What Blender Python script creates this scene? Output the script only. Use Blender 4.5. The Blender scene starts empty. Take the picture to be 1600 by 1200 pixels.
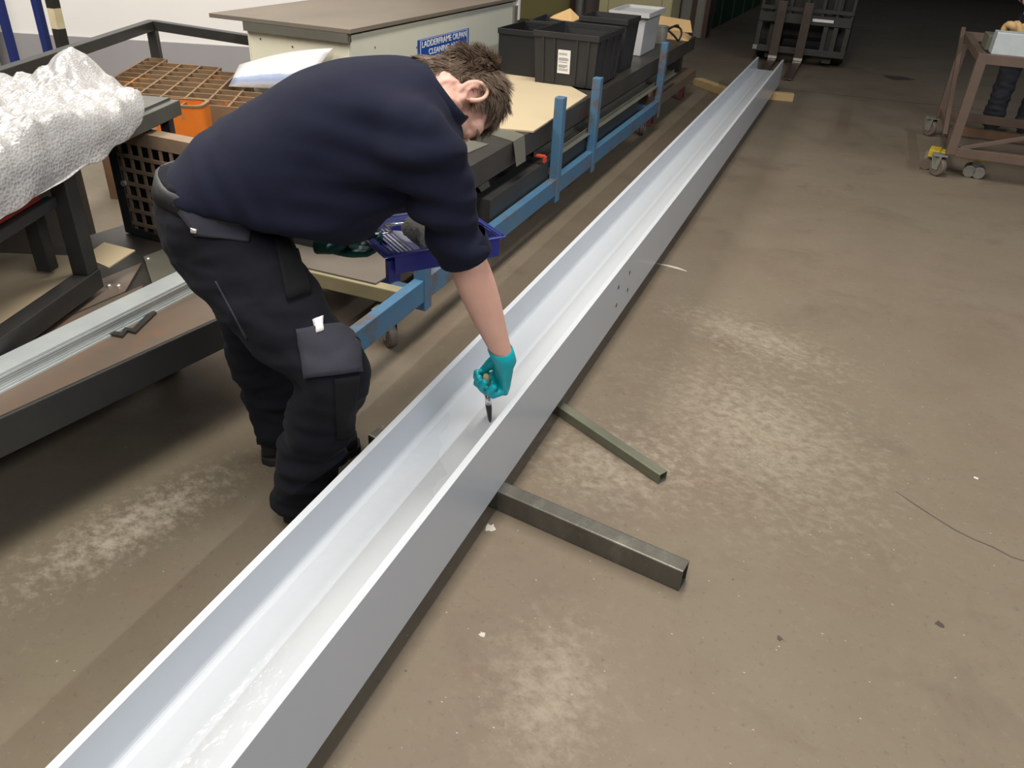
import bpy, bmesh, math, random
import numpy as np
from mathutils import Vector, Matrix, noise
from mathutils.bvhtree import BVHTree
random.seed(7)
S = bpy.context.scene
COL = S.collection

# ---------------------------------------------------------------- camera
CAMH = 1.48
FPX = 1222.27
MR = Vector((0.92200144, 0.38430919, 0.04711462))      # camera right
MD = Vector((0.23833101, -0.46741697, -0.85130471))    # camera down
MF = Vector((-0.30514205, 0.79613305, -0.52255191))    # camera forward
cam_data = bpy.data.cameras.new('camera')
cam = bpy.data.objects.new('camera', cam_data)
COL.objects.link(cam)
cam.matrix_world = Matrix(((MR.x, -MD.x, -MF.x, 0), (MR.y, -MD.y, -MF.y, 0), (MR.z, -MD.z, -MF.z, CAMH), (0, 0, 0, 1)))
cam_data.sensor_width = 36.0
cam_data.lens = FPX / 1600 * 36.0
cam_data.clip_start = 0.05
cam_data.clip_end = 100
S.camera = cam

# ---------------------------------------------------------------- world and lamps
W = bpy.data.worlds.new('world'); S.world = W
W.use_nodes = True
W.node_tree.nodes['Background'].inputs[0].default_value = (0.75, 0.85, 1.0, 1)
W.node_tree.nodes['Background'].inputs[1].default_value = 0.05
S.view_settings.view_transform = 'Standard'
S.view_settings.look = 'None'
S.view_settings.gamma = 1
S.view_settings.use_curve_mapping = False
S.view_settings.exposure = 0.36

def area(name, loc, sx, sy, power, color, rot=(0, 0, 0)):
    d = bpy.data.lights.new(name, 'AREA'); d.shape = 'RECTANGLE'
    d.size = sx; d.size_y = sy; d.energy = power; d.color = color
    o = bpy.data.objects.new(name, d); COL.objects.link(o)
    o.location = loc; o.rotation_euler = rot
    return o
# a row of fluorescent battens above the aisle on the right
area('aisle_batten_light', (5.63, -1.6, 6.0), 0.20, 13.0, 650, (0.94, 0.97, 1.0))
# rows of battens above the beam and above the benches on the left
area('beam_batten_light', (-0.75, 0.7, 4.55), 0.8, 8.6, 315, (1.0, 0.93, 0.82))
area('wall_batten_light', (-5.0, 1.8, 4.4), 2.2, 5.5, 325, (1.0, 0.95, 0.88))

# ---------------------------------------------------------------- helpers
def ray(u, v):
    d = MR * (u - 800) + MD * (v - 600) + MF * FPX
    return d.normalized()
CO = Vector((0, 0, CAMH))
def pz(u, v, z=0.0):
    r = ray(u, v); return CO + r * ((z - CAMH) / r.z)
def py(u, v, y):
    r = ray(u, v); return CO + r * (y / r.y)
def px(u, v, x):
    r = ray(u, v); return CO + r * (x / r.x)

class MB:
    def __init__(self): self.v = []; self.f = []; self.mi = []; self.cur = 0
    def add(self, vs, fs):
        o = len(self.v); self.v += [tuple(p) for p in vs]
        self.f += [tuple(i + o for i in f) for f in fs]; self.mi += [self.cur] * len(fs); return self
    def box(self, c, s, rz=0, rot=None, bev=0.0):
        hx, hy, hz = s[0] / 2, s[1] / 2, s[2] / 2
        m = rot if rot else Matrix.Rotation(rz, 3, 'Z')
        if bev <= 0:
            vs = [Vector(c) + m @ Vector((x * hx, y * hy, z * hz)) for z in (-1, 1) for y in (-1, 1) for x in (-1, 1)]
            return self.add(vs, [(0, 2, 3, 1), (4, 5, 7, 6), (0, 1, 5, 4), (2, 6, 7, 3), (0, 4, 6, 2), (1, 3, 7, 5)])
        bm = bmesh.new(); bmesh.ops.create_cube(bm, size=1)
        for q in bm.verts: q.co = Vector((q.co.x * s[0], q.co.y * s[1], q.co.z * s[2]))
        bmesh.ops.bevel(bm, geom=bm.edges[:], offset=bev, segments=2, affect='EDGES', profile=0.5)
        vs = [Vector(c) + m @ q.co for q in bm.verts]
        fs = [[q.index for q in f.verts] for f in bm.faces]; bm.free()
        return self.add(vs, fs)
    def beam(self, a, b, w, h, up=(0, 0, 1)):
        a = Vector(a); b = Vector(b); d = (b - a); L = d.length; d.normalize()
        up = Vector(up); s = d.cross(up)
        if s.length < 1e-4: s = d.cross(Vector((1, 0, 0)))
        s.normalize(); t = s.cross(d)
        m = Matrix((s, d, t)).transposed()
        return self.box((a + b) / 2, (w, L, h), rot=m)
    def tube(self, pts, r, n=12, cap=True):
        pts = [Vector(p) for p in pts]
        rs = r if isinstance(r, (list, tuple)) else [r] * len(pts)
        tan = []
        for i in range(len(pts)):
            a = pts[max(i - 1, 0)]; b = pts[min(i + 1, len(pts) - 1)]; tan.append((b - a).normalized())
        ref = Vector((0, 0, 1)) if abs(tan[0].z) < .9 else Vector((1, 0, 0))
        u = tan[0].cross(ref).normalized()
        st = []
        for i, p in enumerate(pts):
            u = (u - tan[i] * u.dot(tan[i])).normalized(); w = tan[i].cross(u)
            st.append((p, u * rs[i], w * rs[i]))
        return self.loft(st, n, cap)
    def loft(self, st, n=24, cap=True, e=1.0):
        vs = []; fs = []
        for c, a, b in st:
            c = Vector(c); a = Vector(a); b = Vector(b)
            for k in range(n):
                t = 2 * math.pi * k / n; ct, s_ = math.cos(t), math.sin(t)
                if e != 1.0:
                    ct = math.copysign(abs(ct) ** e, ct); s_ = math.copysign(abs(s_) ** e, s_)
                vs.append(c + a * ct + b * s_)
        for i in range(len(st) - 1):
            for k in range(n):
                k2 = (k + 1) % n
                fs.append((i * n + k, i * n + k2, (i + 1) * n + k2, (i + 1) * n + k))
        if cap:
            fs.append(tuple(reversed(range(n)))); fs.append(tuple(range((len(st) - 1) * n, len(st) * n)))
        return self.add(vs, fs)
    def ell(self, c, rx, ry, rz, m=None, nu=20, nv=12):
        m = m or Matrix.Identity(3); c = Vector(c); vs = []; fs = []
        for j in range(1, nv):
            ph = math.pi * j / nv
            for k in range(nu):
                t = 2 * math.pi * k / nu
                vs.append(c + m @ Vector((rx * math.sin(ph) * math.cos(t), ry * math.sin(ph) * math.sin(t), rz * math.cos(ph))))
        top = len(vs); vs.append(c + m @ Vector((0, 0, rz))); bot = len(vs); vs.append(c + m @ Vector((0, 0, -rz)))
        for j in range(nv - 2):
            for k in range(nu):
                k2 = (k + 1) % nu
                fs.append((j * nu + k, (j + 1) * nu + k, (j + 1) * nu + k2, j * nu + k2))
        for k in range(nu):
            k2 = (k + 1) % nu
            fs.append((top, k, k2)); fs.append((bot, (nv - 2) * nu + k2, (nv - 2) * nu + k))
        return self.add(vs, fs)
    def prism(self, poly, axis_a, axis_b, ext, org=(0, 0, 0)):
        """poly of 2-D points in axis_a/axis_b extruded along ext"""
        A = Vector(axis_a); B = Vector(axis_b); E = Vector(ext); O = Vector(org); n = len(poly)
        vs = [O + A * p[0] + B * p[1] for p in poly] + [O + A * p[0] + B * p[1] + E for p in poly]
        fs = [tuple(reversed(range(n))), tuple(range(n, 2 * n))] + [(i, (i + 1) % n, n + (i + 1) % n, n + i) for i in range(n)]
        return self.add(vs, fs)
    def cyl(self, a, b, r, n=20, r2=None):
        return self.tube([a, b], [r, r if r2 is None else r2], n)
    def build(self, name, mat, parent=None, smooth=False, bevel=0.0, fix=True):
        me = bpy.data.meshes.new(name)
        me.from_pydata(self.v, [], self.f); me.update()
        if fix:
            bm = bmesh.new(); bm.from_mesh(me); bmesh.ops.recalc_face_normals(bm, faces=bm.faces[:])
            if bevel > 0:
                ed = [e for e in bm.edges if len(e.link_faces) == 2 and e.calc_face_angle(0) > .5]
                bmesh.ops.bevel(bm, geom=ed, offset=bevel, segments=2, affect='EDGES', profile=.5, clamp_overlap=True)
            bm.to_mesh(me); bm.free()
        mats = mat if isinstance(mat, (list, tuple)) else [mat]
        for m in mats: me.materials.append(m)
        if len(mats) > 1 and bevel == 0: me.polygons.foreach_set('material_index', self.mi)
        if smooth: me.polygons.foreach_set('use_smooth', [True] * len(me.polygons))
        o = bpy.data.objects.new(name, me); COL.objects.link(o)
        if parent: o.parent = parent
        return o

def tag(o, label=None, cat=None, group=None, kind=None):
    if label: o['label'] = label
    if cat: o['category'] = cat
    if group: o['group'] = group
    if kind: o['kind'] = kind
    return o
def empty(name, loc=(0, 0, 0), rz=0, label=None, cat=None, group=None):
    o = bpy.data.objects.new(name, None); COL.objects.link(o); o.location = loc; o.rotation_euler = (0, 0, rz)
    o.empty_display_size = .1
    return tag(o, label, cat, group)
def copy_tree(o, parent=None):
    c = o.copy(); COL.objects.link(c); c.parent = parent
    for ch in list(o.children): copy_tree(ch, c)
    return c

# ---------------------------------------------------------------- materials
def nn(nt, t, **k):
    n = nt.nodes.new(t)
    for a, b in k.items(): setattr(n, a, b)
    return n
def mat(name, col, rough=.6, metal=0.0, col2=None, nscale=6, namt=.5, bump=0.0, bscale=60, spec=.5, coat=0.0,
        col3=None, n3scale=2.5, n3lo=.55, n3hi=.65, stretch=(1, 1, 1), sheen=0, detail=6, rvar=0.0, trans=0):
    m = bpy.data.materials.new(name); m.use_nodes = True; nt = m.node_tree; b = nt.nodes['Principled BSDF']
    L = nt.links
    b.inputs['Base Color'].default_value = (*col, 1); b.inputs['Roughness'].default_value = rough
    b.inputs['Metallic'].default_value = metal; b.inputs['Specular IOR Level'].default_value = spec
    b.inputs['Coat Weight'].default_value = coat; b.inputs['Coat Roughness'].default_value = .08
    if sheen: b.inputs['Sheen Weight'].default_value = sheen
    if trans: b.inputs['Transmission Weight'].default_value = trans
    geo = nn(nt, 'ShaderNodeTexCoord')
    mp = nn(nt, 'ShaderNodeMapping'); mp.inputs['Scale'].default_value = stretch
    L.new(geo.outputs['Object'], mp.inputs[0])
    if col2:
        no = nn(nt, 'ShaderNodeTexNoise'); no.inputs['Scale'].default_value = nscale; no.inputs['Detail'].default_value = detail
        no.inputs['Roughness'].default_value = .6
        L.new(mp.outputs[0], no.inputs['Vector'])
        mr = nn(nt, 'ShaderNodeMapRange'); mr.inputs[1].default_value = .5 - namt / 2; mr.inputs[2].default_value = .5 + namt / 2
        L.new(no.outputs[0], mr.inputs[0])
        mx = nn(nt, 'ShaderNodeMix', data_type='RGBA'); mx.inputs[6].default_value = (*col, 1); mx.inputs[7].default_value = (*col2, 1)
        L.new(mr.outputs[0], mx.inputs[0]); out = mx.outputs[2]
        if col3:
            n3 = nn(nt, 'ShaderNodeTexNoise'); n3.inputs['Scale'].default_value = n3scale; n3.inputs['Detail'].default_value = 8
            n3.inputs['Roughness'].default_value = .7
            L.new(mp.outputs[0], n3.inputs['Vector'])
            m3 = nn(nt, 'ShaderNodeMapRange'); m3.inputs[1].default_value = n3lo; m3.inputs[2].default_value = n3hi
            L.new(n3.outputs[0], m3.inputs[0])
            x3 = nn(nt, 'ShaderNodeMix', data_type='RGBA'); x3.inputs[7].default_value = (*col3, 1)
            L.new(m3.outputs[0], x3.inputs[0]); L.new(out, x3.inputs[6]); out = x3.outputs[2]
        L.new(out, b.inputs['Base Color'])
        if rvar:
            rr = nn(nt, 'ShaderNodeMapRange'); rr.inputs[3].default_value = max(0, rough - rvar); rr.inputs[4].default_value = rough + rvar
            L.new(mr.outputs[0], rr.inputs[0]); L.new(rr.outputs[0], b.inputs['Roughness'])
    if bump:
        nb = nn(nt, 'ShaderNodeTexNoise'); nb.inputs['Scale'].default_value = bscale; nb.inputs['Detail'].default_value = 5
        L.new(mp.outputs[0], nb.inputs['Vector'])
        bu = nn(nt, 'ShaderNodeBump'); bu.inputs['Strength'].default_value = bump; bu.inputs['Distance'].default_value = .01
        L.new(nb.outputs[0], bu.inputs['Height']); L.new(bu.outputs[0], b.inputs['Normal'])
    return m

M = {}
M['steel_dark'] = mat('dark_painted_steel', (.020, .021, .023), .45, .0, (.036, .034, .030), 5, .5, .05, 80, col3=(.10, .075, .05), n3lo=.62, n3hi=.75)
M['steel_mill'] = mat('mill_scale_steel', (.055, .052, .048), .45, .6, (.10, .09, .08), 4, .6, .05, 120, col3=(.16, .11, .075), n3lo=.6, n3hi=.75)
M['steel_olive'] = mat('dull_olive_steel', (.12, .12, .10), .5, .3, (.18, .175, .14), 5, .6, .03, 90)
M['galv'] = mat('galvanised_sheet', (.50, .56, .58), .36, .35, (.60, .65, .66), 14, .5)
M['rust_plate'] = mat('rusty_plate', (.20, .14, .10), .5, .35, (.13, .115, .10), 3, .5, .04, 90, col3=(.26, .13, .065), n3lo=.52, n3hi=.68)
M['bright_plate'] = mat('scraped_plate', (.33, .29, .25), .38, .6, (.26, .20, .16), 5, .5, .04, 90, stretch=(1, .2, 1))
M['rust'] = mat('rusty_steel', (.17, .085, .042), .75, .1, (.10, .06, .036), 9, .5, .1, 120)
M['rust_mesh'] = mat('rusty_mesh', (.27, .185, .12), .7, .1, (.20, .14, .095), 9, .5, .08, 120)
M['rust_grid'] = mat('rusty_orange_grid', (.24, .14, .065), .7, .05, (.16, .105, .06), 8, .5, .1, 120, col3=(.48, .17, .03), n3scale=5, n3lo=.58, n3hi=.68)
M['orange'] = mat('chipped_orange_paint', (.72, .19, .02), .45, 0, (.62, .15, .015), 8, .5, .05, 60, col3=(.30, .17, .08), n3scale=9, n3lo=.6, n3hi=.66)
M['blue_rack'] = mat('worn_blue_paint', (.045, .135, .25), .5, 0, (.07, .16, .25), 5, .5, .05, 60, col3=(.12, .075, .05), n3scale=7, n3lo=.50, n3hi=.66)
M['blue_post'] = mat('dark_blue_paint', (.008, .02, .13), .4)
M['beam'] = mat('light_grey_beam_paint', (.465, .492, .530), .34, 0, (.49, .517, .552), 3, .6, .02, 30, spec=.5, coat=.18)
M['cream'] = mat('cream_painted_sheet', (.80, .77, .60), .5, 0, (.74, .71, .56), 2, .6, .01, 30)
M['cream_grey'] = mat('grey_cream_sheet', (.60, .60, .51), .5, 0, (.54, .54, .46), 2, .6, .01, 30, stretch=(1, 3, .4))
M['ply'] = mat('stained_plywood', (.20, .165, .125), .65, 0, (.13, .11, .09), 2.2, .6, .05, 60, col3=(.07, .06, .05), n3scale=1.5, n3lo=.55, n3hi=.8, stretch=(1, .35, 1))
M['white_wall'] = mat('white_wall_panel', (.74, .72, .70), .5, 0, (.70, .68, .66), 1, .5)
M['grey_wall'] = mat('grey_wall_dado', (.30, .29, .30), .55, 0, (.26, .25, .26), 1, .5)
M['green_shade'] = mat('grey_green_shade', (.12, .14, .12), .5, 0, (.10, .12, .10), 2, .5)
M['black_plastic'] = mat('black_crate_plastic', (.017, .017, .018), .5, 0, (.024, .024, .025), 8, .5, .03, 90)
M['black_deep'] = mat('black_plastic_bin', (.008, .008, .009), .5)
M['grey_plastic'] = mat('light_grey_plastic', (.48, .48, .49), .45, 0, (.43, .43, .43), 3, .5)
M['grey_plastic_side'] = M['grey_plastic']
M['label'] = mat('white_label', (.75, .74, .72), .5)
M['ink'] = mat('label_print', (.22, .22, .22), .6)
M['card'] = mat('cardboard', (.47, .385, .25), .8, 0, (.44, .36, .235), 2, .5, .02, 90)
M['card_brown'] = mat('brown_paper', (.52, .34, .15), .75, 0, (.45, .29, .13), 6, .5)
M['paper'] = mat('white_paper', (.82, .80, .80), .6)
M['sign_blue'] = mat('sign_blue', (.012, .07, .33), .35)
M['sign_white'] = mat('sign_white', (.80, .82, .85), .4)
M['skin'] = mat('skin', (.66, .40, .32), .5, 0, (.60, .33, .26), 9, .5, .03, 150, spec=.4)
M['lip'] = mat('ear_and_lip_skin', (.52, .21, .17), .5)
M['hair'] = mat('brown_hair', (.115, .075, .050), .55, 0, (.19, .13, .09), 40, .5, spec=.5)
M['shirt'] = mat('navy_polo_cotton', (.0085, .0100, .0235), .9, 0, (.0115, .0130, .028), 3, .6, .4, 7, sheen=.02, spec=.12)
M['trouser'] = mat('charcoal_work_trouser', (.0105, .011, .0165), .9, 0, (.007, .0073, .0105), 4, .5, .6, 11, sheen=.02, spec=.12)
M['trouser_panel'] = mat('black_knee_panel', (.0055, .0055, .0065), .85, 0, (.008, .008, .009), 6, .5, .4, 16, sheen=.02, spec=.15)
M['flap'] = mat('grey_pocket_flap', (.026, .026, .040), .9, 0, (.021, .021, .033), 6, .5, .2, 16, sheen=.03)
M['belt'] = mat('black_belt', (.010, .010, .011), .5, bump=.05, bscale=90)
M['boot'] = mat('black_boot', (.009, .009, .010), .5, bump=.06, bscale=70)
M['glove'] = mat('teal_nitrile_glove', (.0, .34, .40), .38, 0, (.0, .29, .35), 12, .5, .25, 45, spec=.5)
M['glove_dark'] = mat('dark_green_glove', (.004, .085, .075), .42, 0, (.004, .07, .065), 12, .5, .2, 45)
M['tray'] = mat('blue_plastic_tray', (.015, .022, .20), .35)
M['wet_paint'] = mat('wet_grey_paint', (.60, .61, .62), .12, spec=.6, coat=.6)
M['fleece'] = mat('grey_roller_fleece', (.28, .265, .24), .95, 0, (.20, .19, .175), 60, .5, .6, 120)
M['wire'] = mat('bright_wire', (.75, .75, .75), .2, 1)
M['rubber'] = mat('black_rubber', (.012, .012, .013), .7)
M['wheel'] = mat('brown_wheel_tyre', (.10, .075, .06), .6, 0, (.13, .10, .08), 9, .5)
M['zinc'] = mat('dirty_zinc', (.34, .34, .31), .45, .5, (.22, .21, .18), 9, .5)
M['cart'] = mat('brown_cart_paint', (.13, .085, .065), .5, .1, (.10, .07, .055), 6, .5)
M['yellow'] = mat('yellow_paint', (.55, .40, .02), .45, 0, (.42, .30, .02), 9, .5)
M['red'] = mat('red_paint', (.55, .06, .03), .5, 0, (.42, .05, .03), 9, .5)
M['red_dark'] = mat('dull_red_paint', (.14, .03, .025), .6)
M['timber'] = mat('pale_timber', (.47, .34, .17), .8, 0, (.38, .26, .12), 9, .5, .08, 60, stretch=(.4, 3, 3))
M['board'] = mat('grey_brown_board', (.13, .11, .09), .7, 0, (.10, .085, .07), 3, .5)
M['timber_green'] = mat('green_stained_timber', (.20, .19, .11), .8, 0, (.30, .24, .14), 9, .5, .08, 60)
M['fl_grey'] = mat('forklift_dark_steel', (.035, .034, .032), .5, .3, (.055, .05, .045), 6, .5)
M['fork'] = mat('worn_fork_steel', (.075, .055, .045), .42, .6, (.11, .085, .07), 8, .5)
M['bright_metal'] = mat('bare_bright_metal', (.7, .66, .62), .3, .7)
M['yellow_wall'] = mat('olive_yellow_panel', (.33, .29, .11), .6, 0, (.27, .24, .09), 2, .5)
M['cream_door'] = mat('cream_cabinet_paint', (.66, .60, .34), .5, 0, (.60, .54, .30), 2, .5)
M['pink_wall'] = mat('pinkish_grey_panel', (.30, .24, .22), .6, 0, (.24, .19, .18), 2, .5)
M['col_grey'] = mat('grey_column_paint', (.25, .24, .21), .6)
M['brown_col'] = mat('brown_column_paint', (.07, .04, .03), .6)
M['green_curtain'] = mat('green_strip_curtain', (.01, .06, .028), .5)
M['hall_dark'] = mat('dark_hall_wall', (.035, .032, .03), .8)
M['hazard_black'] = mat('hazard_black', (.015, .014, .013), .5)
M['hazard_cream'] = mat('hazard_cream', (.62, .56, .40), .6, 0, (.50, .42, .24), 12, .5)
M['dark_cloth'] = mat('dark_work_cloth', (.012, .014, .02), .85, 0, (.018, .02, .028), 5, .5, .2, 14)

# beam paint: wet streaks and brush marks only as gloss and relief
m = M['beam']

def bubble_material():
    m = bpy.data.materials.new('clear_bubble_wrap'); m.use_nodes = True; nt = m.node_tree; L = nt.links
    b = nt.nodes['Principled BSDF']; b.inputs['Base Color'].default_value = (.47, .465, .465, 1); b.inputs['Roughness'].default_value = .16
    b.inputs['Specular IOR Level'].default_value = .7; b.inputs['Coat Weight'].default_value = .5
    tc = nn(nt, 'ShaderNodeTexCoord')
    vo = nn(nt, 'ShaderNodeTexVoronoi'); vo.inputs['Scale'].default_value = 105; vo.inputs['Randomness'].default_value = .75
    L.new(tc.outputs['UV'], vo.inputs['Vector'])
    bu = nn(nt, 'ShaderNodeBump'); bu.inputs['Strength'].default_value = .55; bu.inputs['Distance'].default_value = .004; bu.invert = True
    L.new(vo.outputs['Distance'], bu.inputs['Height']); L.new(bu.outputs[0], b.inputs['Normal'])
    tr = nn(nt, 'ShaderNodeBsdfTransparent'); ms = nn(nt, 'ShaderNodeMixShader')
    lw = nn(nt, 'ShaderNodeMapRange'); lw.inputs[1].default_value = .0; lw.inputs[2].default_value = .6; lw.inputs[3].default_value = .64; lw.inputs[4].default_value = .82
    L.new(vo.outputs['Distance'], lw.inputs[0]); L.new(lw.outputs[0], ms.inputs[0])
    L.new(tr.outputs[0], ms.inputs[1]); L.new(b.outputs[0], ms.inputs[2])
    L.new(ms.outputs[0], nt.nodes['Material Output'].inputs[0])
    return m
M['bubble'] = bubble_material()

def floor_material():
    m = bpy.data.materials.new('worn_brown_concrete'); m.use_nodes = True; nt = m.node_tree; L = nt.links
    b = nt.nodes['Principled BSDF']
    tc = nn(nt, 'ShaderNodeTexCoord'); P = tc.outputs['Object']
    def noi(scale, detail=8, rough=.6, dist=0, vec=None):
        n = nn(nt, 'ShaderNodeTexNoise'); n.inputs['Scale'].default_value = scale; n.inputs['Detail'].default_value = detail
        n.inputs['Roughness'].default_value = rough; n.inputs['Distortion'].default_value = dist
        L.new(vec or P, n.inputs['Vector']); return n.outputs[0]
    def rng(x, a, c, lo=0, hi=1):
        r = nn(nt, 'ShaderNodeMapRange'); r.inputs[1].default_value = a; r.inputs[2].default_value = c
        r.inputs[3].default_value = lo; r.inputs[4].default_value = hi; L.new(x, r.inputs[0]); return r.outputs[0]
    def mix(fac, a, c):
        x = nn(nt, 'ShaderNodeMix', data_type='RGBA')
        L.new(fac, x.inputs[0])
        for s_, val in ((6, a), (7, c)):
            if isinstance(val, tuple): x.inputs[s_].default_value = (*val, 1)
            else: L.new(val, x.inputs[s_])
        return x.outputs[2]
    def math_(op, a, c):
        x = nn(nt, 'ShaderNodeMath', operation=op)
        for i, val in ((0, a), (1, c)):
            if isinstance(val, (int, float)): x.inputs[i].default_value = val
            else: L.new(val, x.inputs[i])
        return x.outputs[0]
    col = mix(rng(noi(1.1, 8, .65), .35, .65), (.143, .113, .081), (.176, .142, .105))
    col = mix(rng(noi(.55, 4, .5), .45, .7, 0, .8), col, (.138, .120, .082))
    col = mix(rng(noi(2.3, 7, .65, .4), .54, .72, 0, .8), col, (.120, .091, .068))          # darker stains
    col = mix(rng(noi(3.4, 5, .7), .58, .75, 0, .45), col, (.155, .098, .066))              # rusty tint
    # scuffed pale places, each round a spot of its own
    for (cx, cy, rx, ry, rot, amt) in ((-1.50, 1.12, .15, .42, -.25, .95), (.0, 2.35, .50, .70, .5, .42), (-.10, 3.05, .55, .22, -.35, .42), (-.30, 1.10, .20, .30, .2, .40), (-.40, 1.95, .35, .30, .3, .5)):
        mp = nn(nt, 'ShaderNodeMapping', vector_type='TEXTURE'); mp.inputs['Location'].default_value = (cx, cy, 0)
        mp.inputs['Rotation'].default_value = (0, 0, rot); mp.inputs['Scale'].default_value = (rx, ry, 1)
        L.new(P, mp.inputs[0])
        ln = nn(nt, 'ShaderNodeVectorMath', operation='LENGTH'); L.new(mp.outputs[0], ln.inputs[0])
        near = rng(ln.outputs['Value'], .2, 1.4, 1, 0)
        ms = nn(nt, 'ShaderNodeMapping'); ms.inputs['Rotation'].default_value = (0, 0, .9); ms.inputs['Scale'].default_value = (1, 1.35, 1); L.new(P, ms.inputs[0])
        sc = noi(24, 13, .74, .0, ms.outputs[0])
        f = math_('MULTIPLY', rng(math_('ADD', math_('MULTIPLY', near, .22), sc), .60, .80), near)
        col = mix(math_('MULTIPLY', f, amt), col, (.36, .315, .25))
    col = mix(rng(noi(26, 8, .78), .56, .74, 0, .42), col, (.235, .20, .155))          # fine light mottling
    col = mix(rng(noi(55, 5, .7), .58, .70, 0, .40), col, (.06, .05, .04))             # fine dark grit
    for sc_, lo, hi, am, cc, st_ in ((15, .030, .045, .8, (.55, .51, .45), (1, 2.6, 1)), (34, .035, .055, .5, (.40, .36, .30), (2.2, 1, 1)), (8, .020, .034, .6, (.04, .034, .03), (1, 1, 1))):
        mq = nn(nt, 'ShaderNodeMapping'); mq.inputs['Rotation'].default_value = (0, 0, sc_ * .7); mq.inputs['Scale'].default_value = st_; L.new(P, mq.inputs[0])
        vo = nn(nt, 'ShaderNodeTexVoronoi'); vo.inputs['Scale'].default_value = sc_; L.new(mq.outputs[0], vo.inputs['Vector'])
        col = mix(rng(vo.outputs['Distance'], lo, hi, am, 0), col, cc)                  # paint, plaster and dirt specks
    L.new(col, b.inputs['Base Color'])
    L.new(rng(noi(2.0, 6), .3, .7, .48, .68), b.inputs['Roughness'])
    b.inputs['Specular IOR Level'].default_value = .35
    bu = nn(nt, 'ShaderNodeBump'); bu.inputs['Strength'].default_value = .12; bu.inputs['Distance'].default_value = .01
    L.new(noi(40, 6, .7), bu.inputs['Height']); L.new(bu.outputs[0], b.inputs['Normal'])
    return m
M['floor'] = floor_material()

# ================================================================= the setting
def plane_obj(name, pts, mt, kind='structure', parent=None):
    q = MB(); q.add(pts, [tuple(range(len(pts)))]); o = q.build(name, mt, parent, fix=False)
    if kind: o['kind'] = kind
    return o
q = MB(); q.box((0, 9, -.05), (30, 34, .1)); floor = q.build('floor', M['floor']); floor['kind'] = 'structure'
def ribbon(name, pts, w, mt, parent, z=.0008):
    q = MB(); vs = []
    for i, p in enumerate(pts):
        a = Vector(pts[max(i - 1, 0)]); b2 = Vector(pts[min(i + 1, len(pts) - 1)]); d = (b2 - a).normalized(); s_ = Vector((-d.y, d.x, 0))
        ww = w * (1 if 0 < i < len(pts) - 1 else .4) * random.uniform(.7, 1.2) / 2
        vs += [Vector((p[0], p[1], 0)) + s_ * ww, Vector((p[0], p[1], 0)) - s_ * ww]
    vs = [Vector((v.x, v.y, z)) for v in vs]
    q.add(vs, [(2 * i, 2 * i + 1, 2 * i + 3, 2 * i + 2) for i in range(len(pts) - 1)])
    return q.build(name, mt, parent)
M['chalk'] = mat('white_paint_mark', (.48, .45, .40), .7)
M['crack'] = mat('dark_floor_crack', (.075, .062, .05), .9)
M['oil'] = mat('dark_oil_stain', (.06, .05, .04), .45)
def pxline(l): return [pz(*p)[:] for p in l]
ribbon('paint_mark', pxline([(1026, 412), (1042, 415), (1058, 419), (1073, 424)]), .022, M['chalk'], floor)
ribbon('floor_crack', pxline([(1400, 768), (1432, 790), (1466, 812), (1492, 828), (1520, 842), (1552, 855), (1580, 870), (1640, 890)]), .006, M['crack'], floor)
ribbon('floor_joint', pxline([(1215, 138), (1300, 147), (1400, 158), (1500, 168), (1600, 178)]), .02, M['crack'], floor)
def splat(name, c, r, mt, n=14, ell=1):
    q = MB(); vs = []
    for k in range(n):
        t = 2 * math.pi * k / n; rr = r * random.uniform(.6, 1.25)
        vs.append((c[0] + rr * math.cos(t), c[1] + ell * rr * math.sin(t), .0009))
    q.add(vs, [tuple(range(n))]); return q.build(name, mt, floor, fix=False)
splat('paint_splash', pz(765, 825), .016, M['chalk']); splat('paint_splash', pz(1525, 747), .008, M['chalk'])
splat('paint_splash', pz(753, 992), .008, M['chalk']); splat('oil_stain', pz(1404, 122), .17, M['oil'], 20, .8)
splat('oil_stain', pz(1468, 975), .011, M['oil']); splat('oil_stain', pz(1218, 998), .008, M['oil'])

# left partition wall: white panels over a grey dado
wa = Vector((-10.2, 3.55, 0)); wb = Vector((-3.25, 5.97, 0)); wd = (wb - wa).normalized(); wl = (wb - wa).length; wn = Vector((wd.y, -wd.x, 0))
q = MB(); q.beam(wa + Vector((0, 0, 1.75)) , wb + Vector((0, 0, 1.75)), .1, 3.5); wall = q.build('wall_left', M['white_wall']); wall['kind'] = 'structure'
q = MB(); q.beam(wa + Vector((0, 0, .2)) + wn * .06, wb + Vector((0, 0, .2)) + wn * .06, .03, .4); q.build('dado', M['grey_wall'], wall)
q = MB(); q.beam(wa + Vector((0, 0, .86)) + wn * .051, wb + Vector((0, 0, .86)) + wn * .051, .006, .008); q.build('panel_seam', M['grey_wall'], wall)
q = MB(); q.box((-12.6, 5, 2.2), (.2, 26, 4.4)); o = q.build('wall_west', M['white_wall']); o['kind'] = 'structure'

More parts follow.
